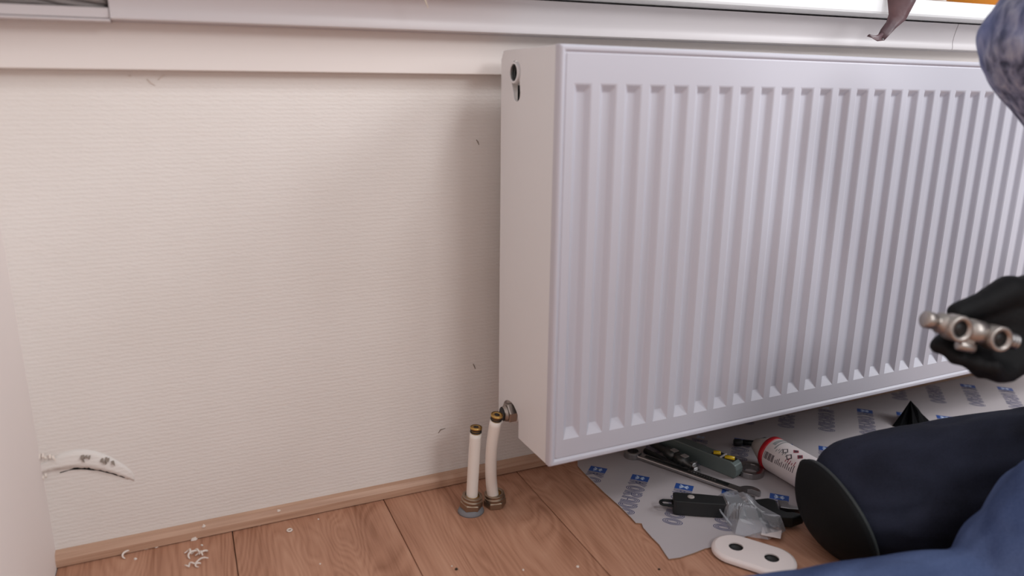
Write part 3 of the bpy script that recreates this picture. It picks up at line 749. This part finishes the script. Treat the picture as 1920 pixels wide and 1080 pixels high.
# clear plastic bag, crumpled over the wrench
def bag():
    """inflated film pillow draped over the wrench: outline on the sheet, facets from coarse noise"""
    mb = MB(); poly = [(1338, 936), (1368, 928), (1398, 942), (1428, 972), (1474, 997), (1440, 1014), (1378, 1004), (1354, 972)]
    O_ = [FL(x, y, ZP) for x, y in poly]; ctr = sum(O_, Vector())/len(O_); N, K = 48, 12; vs = []; fs = []
    def outl(t):
        k = t*len(O_); i = int(k) % len(O_); f = k-int(k); return O_[i].lerp(O_[(i+1) % len(O_)], f)
    for s_ in range(K+1):
        r = 1-s_/K
        for i in range(N):
            p = ctr.lerp(outl(i/N), r*(1+.05*noise.noise(Vector((i*.9, s_, 2)))))
            n1 = noise.noise(Vector((p.x*55, p.y*55, 4.2)))
            h = .028*(1-r**2.2)*(.85+.55*n1)+.0016+.004*abs(noise.noise(Vector((p.x*160, p.y*160, 1))))*(1-r)
            ax_ = (Bq-A).normalized(); al = (p-A).dot(ax_); ds = abs((p-A).cross(ax_).z); hw = .0135 if al < La*.62 else .027
            cov = (.0242 if al < La*.62 else .0192)*max(0, min(1, 1-(ds-hw)/.012))*min(1, (1-r)*9) if -.005 < al < La+.012 else 0
            vs.append((p.x, p.y, ZP+max(h, cov+.0008)))
    for s_ in range(K):
        for i in range(N): j = (i+1) % N; fs.append((s_*N+i, s_*N+j, (s_+1)*N+j, (s_+1)*N+i))
    mb.add(vs, fs, M_FILM, False); return mb
bg = tag(bag().build('plastic_bag', recalc=False), 'crumpled clear plastic bag lying over the wrench', 'bag')
b = MB(); p = FL(1448, 1000, ZP+.004); mp = frame(p, (.6, -.75, 0), (.1, .15, 1))
b.add([mp @ Vector(v) for v in ((-.012, -.015, .0005), (.012, -.012, .001), (.010, .013, .002), (-.014, .010, .001))], [(0,1,2,3)], M_ROSETTE); pc = b.build('paper_insert', bg, recalc=False)
s_ = pc.modifiers.new('t', 'SOLIDIFY'); s_.thickness = .0006
b = MB(); b.tube([FL(1338, 930, ZP+.012), FL(1352, 960, ZP+.014), FL(1372, 985, ZP+.010)], .0012, M_FILM, 8); b.build('bag_seal', bg)

# oval double rosette
h1 = FL(1380, 1025, ZP+.007); h2 = FL(1447, 1046, ZP+.007)
cR = (h1+h2)/2; cR.z = 0; dR = (h2-h1); dR.z = 0; sp = dR.length/2
rs = thing('pipe_rosette', 'cream oval plastic pipe rosette with two holes', 'rosette', mtx=frame(Vector((cR.x, cR.y, ZP+.0003)), dR))
def pill(s, r, n=20): return circ(s, 0, r, r, n, -math.pi/2, math.pi/2, False)+circ(-s, 0, r, r, n, math.pi/2, 1.5*math.pi, False)
b = MB(); levels = [(.0300, 0), (.0300, .0030), (.0290, .0052), (.0255, .0068)]
lps = [[(x, y, z) for x, y in pill(sp, r)] for r, z in levels]; n = len(lps[0])
vs = [v for lp in lps for v in lp]; fs = [(k*n+i, k*n+(i+1) % n, (k+1)*n+(i+1) % n, (k+1)*n+i) for k in range(3) for i in range(n)]
b.add(vs, fs, M_ROSETTE, True)
b.plate([pill(sp, .0255), circ(-sp, 0, .0090, .0090, 24)[::-1], circ(sp, 0, .0090, .0090, 24)[::-1]], .0016, M_ROSETTE, Matrix.Translation((0, 0, .0053)))
b.build('rosette_shell', rs, recalc=True)
for s in (-1, 1):
    b = MB(); b.lathe((s*sp, 0, .0012), (0, 0, 1), [(0, .0094), (.0042, .0094)], M_RUBBER, 24, True, (True, False)); b.build('rosette_bore', rs)

# black cloth corner behind the knee
b = MB(); base = FL(1702, 792, ZP); vs = []; fs = []; N = 14
tip = FL(1716, 762, ZP+.0); tip = Vector((base.x+.012, base.y+.01, ZP+.036))
ring = []
for k in range(N):
    a = 2*math.pi*k/N; rr = 1+.25*math.sin(5*a)
    ring.append((base.x+math.cos(a)*.036*rr, base.y+math.sin(a)*.022*rr-.012, ZP+.0006))
mid = [(tip.x+(x-tip.x)*.45, tip.y+(y-tip.y)*.45, ZP+.021+.003*math.sin(3*i)) for i, (x, y, z) in enumerate(ring)]
b.add(ring+mid+[tuple(tip)], [(i, (i+1) % N, N+(i+1) % N, N+i) for i in range(N)]+[(N+i, N+(i+1) % N, 2*N) for i in range(N)], M_CLOTH)
tag(b.build('black_cloth'), 'peaked corner of black cloth poking up behind the knee', 'cloth')

# ------------------------------------------------------------------ held valve
va = D(1733, 598, .815*.9); vb = D(1905, 641, .835*.9)
vd = (vb-va); VL = vd.length
vm = frame(va, vd, (CAM-va)); # local z faces the camera
vl = thing('radiator_valve', 'nickel double port radiator valve held in the gloved hand', 'valve', mtx=vm)
def X(px): return (px-1733)/(1905-1733)*VL
b = MB(); b.lathe((0, 0, 0), (1, 0, 0), [(0, .0075), (.001, .0085), (X(1748), .0085), (X(1750), .0066), (X(1757), .0066), (X(1760), .0105), (X(1800), .0110), (X(1803), .0095), (X(1812), .0095), (X(1814), .0118), (X(1838), .0118), (X(1840), .0108), (X(1875), .0108), (X(1878), .008)], M_NICKEL, 20); b.build('valve_body', vl)
for px_, r in ((1782, .0130), (1856, .0127)):
    b = MB(); x = X(px_); b.lathe((x, -.001, -.004), (0, 0, 1), [(0, r*.8), (.004, r), (.019, r), (.020, r-.001), (.020, r-.0045), (.006, r-.005)], M_NICKEL, 26, True, (True, False)); prt = b.build('valve_port', vl)
    b = MB(); b.lathe((x, -.001, .0115), (0, 0, 1), [(0, r-.0049), (.0012, r-.0049)], M_RUBBER, 20); b.build('port_bore', vl)
b = MB(); b.lathe((X(1798), -.0165, .004), (1, 0, 0), [(0, .004), (.001, .0052), (X(1826)-X(1798), .0052), (X(1828)-X(1798), .004)], M_NICKEL, 16)
b.box((X(1806), -.0165, .001), (X(1822), -.008, .007), M_NICKEL); b.build('bypass_screw', vl)
for k in range(4):
    b = MB(); b.lathe((X(1879+k*6), 0, .001), (1, 0, 0), [(0, .0070), (.0016, .0086), (.0032, .0070)], M_STEEL, 18); b.build('thread', vl)

# ------------------------------------------------------------------ person: one continuous body grown from tapered limbs
ENT = []   # (p0, r0, p1, r1, material key)
HS = .90
def limb(p0, r0, p1, r1, k): ENT.append((Vector(p0), r0, Vector(p1), r1, k))
shR = D(1972, 74, .76); elR = Vector((1.03, -.545, .395)); 
wr = D(2010, 606, .885*HS)
pel = Vector((1.32, -.62, .145)); waist = Vector((1.21, -.645, .31)); chest = Vector((1.035, -.65, .475))
shL = Vector((1.07, -.825, .575)); 
for s in (-1, 1): limb(pel+Vector((0, s*.07, 0)), .12, waist+Vector((0, s*.05, 0)), .105, 'jeans' )
for s in (-1, 1): limb(waist+Vector((0, s*.05, 0)), .112, chest+Vector((0, s*.075, 0)), .112, 'knit')
limb(chest, .13, chest+Vector((-.03, 0, .07)), .10, 'knit')
limb(chest+Vector((-.02, .08, .05)), .09, shR, .064, 'knit'); limb(chest+Vector((-.02, -.08, .05)), .095, shL, .068, 'knit')
limb(shR, .066, elR, .052, 'knit'); limb(elR, .052, wr+(elR-wr)*.22, .040, 'knit')
elL = Vector((1.15, -.87, .32)); wrL = Vector((1.04, -.72, .27))
limb(shL, .068, elL, .052, 'knit'); limb(elL, .05, wrL, .038, 'knit')
neck = chest+Vector((-.02, -.03, .17)); head = chest+Vector((-.02, -.05, .32))
limb(chest+Vector((-.03, 0, .08)), .066, neck, .056, 'skin'); limb(neck, .056, head+Vector((-.02, 0, -.03)), .062, 'skin')
limb(head+Vector((-.015, 0, -.035)), .070, head+Vector((.01, 0, .035)), .086, 'skin')
limb(head+Vector((.012, 0, .050)), .082, head+Vector((.040, 0, .010)), .083, 'hair'); limb(head+Vector((.045, 0, .0)), .076, head+Vector((.045, 0, -.045)), .060, 'hair')
for s in (-1, 1): limb(head+Vector((-.02, s*.03, .066)), .058, head+Vector((.02, s*.036, .05)), .062, 'hair')
limb(head+Vector((-.085, 0, .005)), .010, head+Vector((-.104, 0, -.022)), .013, 'skin')        # nose
for s in (-1, 1): limb(head+Vector((.01, s*.080, .01)), .014, head+Vector((.012, s*.084, -.022)), .010, 'skin')   # ears
# right (far) leg: thigh flat on the floor, knee towards the radiator corner, shin folded back
kR = Vector((.782, -.372, .078)); hipR = Vector((1.27, -.51, .112))
limb(hipR, .100, Vector((1.0, -.425, .088)), .086, 'jeans'); limb(Vector((1.0, -.425, .088)), .086, kR+Vector((.05, -.01, .002)), .080, 'jeans'); limb(kR+Vector((.05, -.01, .002)), .080, kR, .076, 'jeans')
limb(kR+Vector((.02, -.03, -.012)), .064, Vector((1.08, -.55, .062)), .050, 'jeans'); limb(Vector((1.08, -.55, .055)), .045, Vector((1.19, -.60, .05)), .042, 'shoe')
# left (near) leg
hipL = Vector((1.29, -.70, .13)); kL = Vector((.842, -.57, .136)); anL = Vector((.48, -.466, .050))
limb(hipL, .105, kL, .078, 'jeans_lit'); limb(kL, .078, Vector((.76, -.545, .056)), .054, 'jeans_lit'); limb(Vector((.76, -.545, .056)), .054, anL, .046, 'jeans_lit')
limb(anL, .045, anL+Vector((-.04, -.01, -.008)), .043, 'shoe'); limb(anL+Vector((-.03, -.03, -.010)), .038, anL+Vector((-.08, -.14, -.014)), .034, 'shoe')
# gloved right hand
def HD(px, py, d): return D(px, py, d*HS)
def chain(pts, k):
    for (a, b_) in zip(pts, pts[1:]): limb(HD(*a[:3]), a[3]*.93, HD(*b_[:3]), b_[3]*.93, k)
limb(wr+(elR-wr)*.25, .040, wr, .036, 'glove')
for kn in ((1905, 588, .872, .0165), (1905, 620, .874, .0165), (1910, 650, .872, .016), (1916, 675, .868, .015)):
    limb(wr, .034, HD(*kn[:3]), kn[3]*.93, 'glove')
limb(HD(1962, 570, .885), .030, HD(1905, 600, .876), .019, 'glove'); limb(HD(1930, 556, .875), .024, HD(1962, 590, .885), .030, 'glove')
chain([(1905, 588, .872, .0155), (1836, 602, .872, .0118), (1782, 632, .864, .0108), (1760, 648, .850, .0100)], 'glove')
chain([(1905, 620, .874, .0158), (1850, 644, .872, .0122), (1812, 668, .860, .0112), (1792, 668, .842, .0102)], 'glove')
chain([(1910, 650, .872, .0152), (1868, 684, .866, .0120), (1838, 692, .850, .0110), (1830, 680, .832, .0100)], 'glove')
chain([(1916, 675, .868, .0140), (1890, 700, .858, .0110), (1870, 702, .845, .0102), (1864, 688, .829, .0094)], 'glove')
chain([(1940, 562, .876, .022), (1892, 545, .866, .0180), (1842, 570, .858, .0138), (1795, 586, .850, .0118)], 'glove')
# left hand resting on the lap (out of view)
hl = wrL+Vector((-.075, .03, -.02)); limb(wrL, .034, hl, .026, 'glove')
for k, (dy, L) in enumerate(((-.028, .068), (-.010, .078), (.010, .072), (.028, .058))):
    q0 = hl+Vector((0, dy, 0)); limb(hl+Vector((.03, dy*.5, 0)), .022, q0, .0135, 'glove'); q1 = q0+Vector((-L*.55, dy*.15, .004)); limb(q0, .012, q1, .0105, 'glove'); limb(q1, .0105, q1+Vector((-L*.35, 0, -.02)), .0092, 'glove')
q0 = wrL+Vector((-.03, .045, -.01)); limb(wrL+Vector((-.02, .01, 0)), .022, q0, .015, 'glove'); limb(q0, .0135, q0+Vector((-.045, .018, -.01)), .0105, 'glove')

def capsule_bm(bm, p0, r0, p1, r1, nseg=16, nring=6):
    d = (p1-p0); L = d.length; d = d.normalized() if L > 1e-6 else Vector((0,0,1)); a = d.orthogonal().normalized(); c = d.cross(a); rows = []
    sl = max(-.95, min(.95, (r0-r1)/max(L, 1e-6))); th = math.asin(sl)
    angs0 = [-math.pi/2+(math.pi/2+th)*k/nring for k in range(nring+1)]
    angs1 = [th+(math.pi/2-th)*k/nring for k in range(nring+1)]
    for an in angs0[1:]: rows.append((p0+d*(r0*math.sin(an)), r0*math.cos(an)))
    for an in angs1[:-1]: rows.append((p1+d*(r1*math.sin(an)), r1*math.cos(an)))
    vr = []
    for ctr, r in rows:
        vr.append([bm.verts.new(ctr+(a*math.cos(2*math.pi*i/nseg)+c*math.sin(2*math.pi*i/nseg))*r) for i in range(nseg)])
    b0 = bm.verts.new(p0-d*r0); b1 = bm.verts.new(p1+d*r1)
    for A_r, B_r in zip(vr, vr[1:]):
        for i in range(nseg): j = (i+1) % nseg; bm.faces.new((A_r[i], A_r[j], B_r[j], B_r[i]))
    for i in range(nseg):
        j = (i+1) % nseg; bm.faces.new((b0, vr[0][j], vr[0][i])); bm.faces.new((b1, vr[-1][i], vr[-1][j]))
bm = bmesh.new()
for p0, r0, p1, r1, k in ENT: capsule_bm(bm, p0, r0, p1, r1)
me = bpy.data.meshes.new('body'); bm.to_mesh(me); bm.free()
tmp = bpy.data.objects.new('tmp_body', me); COL.objects.link(tmp)
rmod = tmp.modifiers.new('r', 'REMESH'); rmod.mode = 'VOXEL'; rmod.voxel_size = .0042
smod = tmp.modifiers.new('s', 'SMOOTH'); smod.factor = .5; smod.iterations = 4
dg = bpy.context.evaluated_depsgraph_get(); body_me = bpy.data.meshes.new_from_object(tmp.evaluated_get(dg)); bpy.data.objects.remove(tmp)
KM = {'jeans': M_JEANS, 'jeans_lit': M_JEANS_LIT, 'knit': M_KNIT, 'glove': M_GLOVE, 'skin': M_SKIN, 'hair': M_HAIR, 'shoe': M_SHOE}
keys = list(KM); body_me.materials.clear()
for k in keys: body_me.materials.append(KM[k])
def nearest(p):
    best = 9; bk = None
    for p0, r0, p1, r1, k in ENT:
        d = p1-p0; L2 = d.length_squared; t = 0 if L2 < 1e-9 else max(0, min(1, (p-p0).dot(d)/L2))
        v = (p-(p0+d*t)).length-(r0+(r1-r0)*t)
        if v < best: best, bk = v, k
    return bk
import numpy as np
cent = np.empty(len(body_me.polygons)*3); body_me.polygons.foreach_get('center', cent); cent = cent.reshape(-1, 3)
best = np.full(len(cent), 9.0); bi = np.zeros(len(cent), dtype=np.int32)
for p0, r0, p1, r1, k in ENT:
    d = np.array(p1-p0); L2 = max(d@d, 1e-9); t = np.clip((cent-np.array(p0))@d/L2, 0, 1)
    v = np.linalg.norm(cent-(np.array(p0)+t[:, None]*d), axis=1)-(r0+(r1-r0)*t)
    msk = v < best; best[msk] = v[msk]; bi[msk] = keys.index(k)
body_me.polygons.foreach_set('material_index', bi); body_me.polygons.foreach_set('use_smooth', np.ones(len(bi), dtype=bool))
# cloth folds
nv = len(body_me.vertices); co = np.empty(nv*3); body_me.vertices.foreach_get('co', co); co = co.reshape(-1, 3)
nrm = np.empty(nv*3); body_me.vertices.foreach_get('normal', nrm); nrm = nrm.reshape(-1, 3)
vk = np.zeros(nv, dtype=np.int32)
lv_ = np.empty(len(body_me.loops), dtype=np.int32); body_me.loops.foreach_get('vertex_index', lv_)
ls = np.empty(len(bi), dtype=np.int32); body_me.polygons.foreach_get('loop_total', ls); vk[lv_] = np.repeat(bi, ls)
amp = {'jeans': .0035, 'jeans_lit': .0045, 'knit': .005}
for i in range(nv):
    k = keys[vk[i]]
    if k in amp:
        p = co[i]; a = noise.noise(Vector((p[0]*9+p[2]*14, p[1]*16, p[2]*22-p[0]*7)))
        co[i] += nrm[i]*amp[k]*(abs(a)*1.6-.4)
co[:, 2] = np.maximum(co[:, 2], .0026)
body_me.vertices.foreach_set('co', co.ravel()); body_me.update()
person = thing('person', 'person sitting on the floor in blue jeans, mottled grey-blue knit and black gloves', 'person', (1.2, -.57, 0))
body = bpy.data.objects.new('body', body_me); COL.objects.link(body); body.parent = person; body.matrix_parent_inverse = person.matrix_basis.inverted()
person.location = (1.2, -.57, 0); body.matrix_parent_inverse = Matrix.Translation((-1.2, .57, 0))
# face details
def child(o): o.parent = person; o.matrix_parent_inverse = Matrix.Translation((-1.2, .57, 0)); return o
for s in (-1, 1):
    b = MB(); b.lathe(head+Vector((-.078, s*.031, .012)), (-1, s*.25, 0), [(-.008, .008), (-.001, .0068), (.0012, .0042)], M_LABEL, 14); b.lathe(head+Vector((-.0788, s*.0312, .0115)), (-1, s*.25, 0), [(0, .0036), (.0012, .0030)], M_PRINT, 12); e = child(b.build('eye', None))
b = MB(); b.tube([head+Vector((-.072, -.024, -.062)), head+Vector((-.082, 0, -.064)), head+Vector((-.072, .024, -.062))], .0035, M_LIP, 8); child(b.build('mouth', None))
# knee pad: shell over the knee with piping along its rim
def kneepad():
    ax = Vector((-.93, .20, -.40)).normalized(); a = Vector((0, 1, 0)); a = (a-ax*a.dot(ax)).normalized(); c = ax.cross(a)
    N, Mr = 40, 14; vs = []; fs = []; rim = []
    for j in range(Mr+1):
        th = math.radians(53)*j/Mr
        for i in range(N):
            an = 2*math.pi*i/N; d = ax*math.cos(th)+(a*math.cos(an)+c*math.sin(an))*math.sin(th)
            r = .0865
            p = kR+Vector((.004, 0, 0))+Vector((d.x*r, d.y*r*1.02, d.z*r))
            p.z = max(p.z, .0032); vs.append(p)
            if j == Mr: rim.append(p)
    for j in range(Mr):
        for i in range(N): k = (i+1) % N; fs.append((j*N+i, j*N+k, (j+1)*N+k, (j+1)*N+i))
    mb = MB(); mb.add(vs, fs, M_PAD, True); return mb, rim
mb, rim = kneepad(); pad = child(mb.build('knee_pad', None)); s_ = pad.modifiers.new('t', 'SOLIDIFY'); s_.thickness = .006; s_.offset = -1
pad['label'] = 'black knee pad'
b = MB(); b.tube(rim+[rim[0]], .0028, M_PIPING, 8, False); pip = b.build('pad_piping', None); pip.parent = pad

# ------------------------------------------------------------------ plant on the sill, drooping dry leaf
pp = Vector((1.375, .0, ZTOP+.0003))
pl = thing('potted_plant', 'orange pot on the sill with a drooping dried purple-brown leaf', 'plant', pp)
b = MB(); b.lathe((0, 0, 0), (0, 0, 1), [(0, .060), (.004, .064), (.10, .078), (.112, .082), (.112, .074), (.10, .070)], M_POT, 36, True, (True, False)); b.build('pot', pl)
b = MB(); b.lathe((0, 0, .094), (0, 0, 1), [(0, .0695), (.004, .067), (.006, .02)], M_SOIL, 24); b.build('soil', pl)
def leaf(path, widths, m, nm, side=None, fold=.25):
    pts = [Vector(p) for p in path]; vs = []; fs = []; n = len(pts)
    for i in range(n):
        t = (pts[min(i+1, n-1)]-pts[max(i-1, 0)]).normalized(); sd = Vector(side) if side else t.cross(Vector((0, 0, 1)))
        sd = (sd-t*sd.dot(t)).normalized(); nn = t.cross(sd); w = widths[i]
        for k in (-1, -.5, 0, .5, 1): vs.append(pts[i]+sd*(w*k)-nn*(fold*w*abs(k)+.002*math.sin(i*1.7+k*3)))
    for i in range(n-1):
        for k in range(4): a = i*5+k; fs.append((a, a+1, a+6, a+5))
    mb = MB(); mb.add(vs, fs, m, True); o = mb.build(nm, None, recalc=False); s_ = o.modifiers.new('t', 'SOLIDIFY'); s_.thickness = .0008
    o.parent = pl; o.matrix_parent_inverse = Matrix.Translation(-pp); return o
yl = -.115
lp = [pp+Vector((-.01, -.01, .10)), pp+Vector((-.05, -.04, .20)), pp+Vector((-.13, -.08, .215)), P(1712, -130, 1, yl+.01), P(1698, -60, 1, yl), P(1692, 0, 1, yl), P(1684, 30, 1, yl), P(1672, 45, 1, yl), P(1660, 60, 1, yl), P(1652, 71, 1, yl)]
leaf(lp, [.003, .006, .014, .024, .026, .0195, .0125, .008, .0075, .006], M_LEAF, 'dry_leaf', (.82, -.57, 0), .3)
leaf([P(1655, 69, 1, yl), P(1645, 71.5, 1, yl-.002), P(1636, 70, 1, yl-.003), P(1628, 66.5, 1, yl-.003)], [.006, .0045, .003, .0006], M_LEAF, 'dry_leaf_tip', (0, .4, 1), .3)
for a, h in ((.6, .26), (1.9, .3), (2.8, .24), (-.5, .28)):
    leaf([pp+Vector((0, 0, .095)), pp+Vector((math.cos(a)*.03, math.sin(a)*.03, .18)), pp+Vector((math.cos(a)*.08, math.sin(a)*.08, h)), pp+Vector((math.cos(a)*.15, math.sin(a)*.12, h+.01))], [.004, .014, .022, .002], M_STEM, 'green_leaf')
# pale strand hanging over the sill
b = MB(); b.tube([P(786, -22, 1, -.0975), P(792, -12, 1, -.098), P(797, -1, 1, -.0985), P(800, 8, 1, -.098), P(803, 15, 1, -.097)], [.0005, .0006, .0006, .0005, .0003], M_STRAW, 6)
o = tag(b.build('straw_strand'), 'thin pale strand hanging from the sill above the trunking', 'straw')
# extend the strand onto the sill so that it rests there
b = MB(); q0 = P(786, -22, 1, -.0975); b.tube([q0, Vector((q0.x-.003, -.0975, ZTOP)), Vector((q0.x-.004, -.092, ZTOP+.0006)), Vector((q0.x-.01, -.07, ZTOP+.0006))], .0005, M_STRAW, 6); b.build('strand_end', o)

# ------------------------------------------------------------------ scraps on the floor
def chip(px, py, r, label, z=0.0, seed=0, dark=False, on=None):
    rnd = random.Random(seed*31+px); p = FL(px, py, z) if on is None else on
    mb = MB(); n = 7; lo = []; hi = []
    for i in range(n):
        a = 2*math.pi*i/n; rr = r*rnd.uniform(.6, 1.2)
        lo.append((p.x+math.cos(a)*rr, p.y+math.sin(a)*rr, p.z+.0003)); hi.append((p.x+math.cos(a)*rr*.6, p.y+math.sin(a)*rr*.6, p.z+r*rnd.uniform(.6, 1.1)))
    mb.add(lo+hi, [tuple(range(n)), tuple(range(n, 2*n))]+[(i, (i+1) % n, n+(i+1) % n, n+i) for i in range(n)], M_CHIP if not dark else M_SOIL)
    return tag(mb.build('plaster_chip'), label, 'plaster chip', 'scraps on the floor')
def curl(px, py, L, label, seed=0, r=.0011, turns=1.2, rad_=.004, group='scraps on the floor'):
    rnd = random.Random(seed); p = FL(px, py, 0); a0 = rnd.uniform(0, 6.28); d = Vector((math.cos(a0), math.sin(a0), 0)); e = Vector((-d.y, d.x, 0)); pts = []
    N = 18
    for i in range(N+1):
        t = i/N; an = turns*2*math.pi*t
        pts.append(p+d*(L*(t-.5))+e*(rad_*.8*math.sin(an))+Vector((0, 0, r+.0003+rad_*.5*(1-math.cos(an)))))
    mb = MB(); mb.tube(pts, [r*(.5+.5*math.sin(math.pi*min(1, max(0, i/N)))+.1) for i in range(N+1)], M_CHIP, 7)
    return tag(mb.build('paint_shaving'), label, 'shaving', group)
chip(277, 1027, .0058, 'largest white plaster chip against the skirting strip', seed=1)
chip(293, 1025, .0034, 'small plaster chip just right of the largest chip', seed=2)
chip(364, 1012, .0042, 'plaster chip by the skirting, above the pile of shavings', seed=3)
chip(379, 1023, .0020, 'tiny round crumb just above the pile of shavings', seed=4)
chip(254, 1049, .0020, 'tiny crumb right of the pinkish curl', seed=5)
chip(486, 984, .0036, 'plaster chip at the skirting foot near the second floor board', seed=6)
chip(855, 1068, .0024, 'dark crumb on the floor in front of the pipe stubs', seed=7, dark=True)
chip(981, 1069, .0019, 'pale crumb on the floor near the bottom, right of the pipes', seed=8)
chip(1083, 1063, .0019, 'pale crumb on the floor left of the cardboard corner', seed=9)
chip(847, 1062, .0014, 'tiny pale crumb beside the dark crumb', seed=10)
chip(597, 974, .0014, 'pale speck on the board near the skirting middle', seed=11)
chip(600, 1058, .0014, 'pale speck on the board, low in the middle', seed=12)
chip(1236, 1068, .0018, 'dark speck just left of the cardboard front corner', seed=13, dark=True)
pk = P(382, 980, 1, -.010); pk.z = .0150; chip(382, 980, .0030, 'pale chip lying on top of the skirting strip, left one', seed=14, on=Vector((pk.x, -.0098, .0150)))
pk = P(523, 967, 1, -.010); chip(523, 967, .0026, 'pale chip lying on top of the skirting strip, right one', seed=15, on=Vector((pk.x, -.0098, .0150)))
curl(236, 1043, .014, 'pinkish curled shaving near the left corner', 3, .0012, .8, .004)
for k in range(5): curl(354+k*7, 1040+(k % 2)*4, .012, ('leftmost', 'second', 'middle', 'fourth', 'rightmost')[k]+' white curl in the row of paint shavings', 20+k, .0012, .7, .005)
curl(378, 1055, .016, 'long white curl in front of the row of paint shavings', 31, .0011, .6, .004)
curl(357, 1062, .012, 'greyish crumbled shaving at the front of the pile', 33, .0010, 1.6, .003)
curl(371, 1062, .008, 'short grey shaving beside the crumbled one', 37, .0010, 1.2, .003)
p = FL(543, 994, .0012); b = MB()
b.tube([p+Vector((math.cos(a)*.0030, math.sin(a)*.0030, 0)) for a in [2*math.pi*i/16 for i in range(17)]], .0011, M_CHIP, 8, False)
tag(b.build('paper_ring'), 'tiny pale ring lying on the board below the skirting', 'ring', 'scraps on the floor')
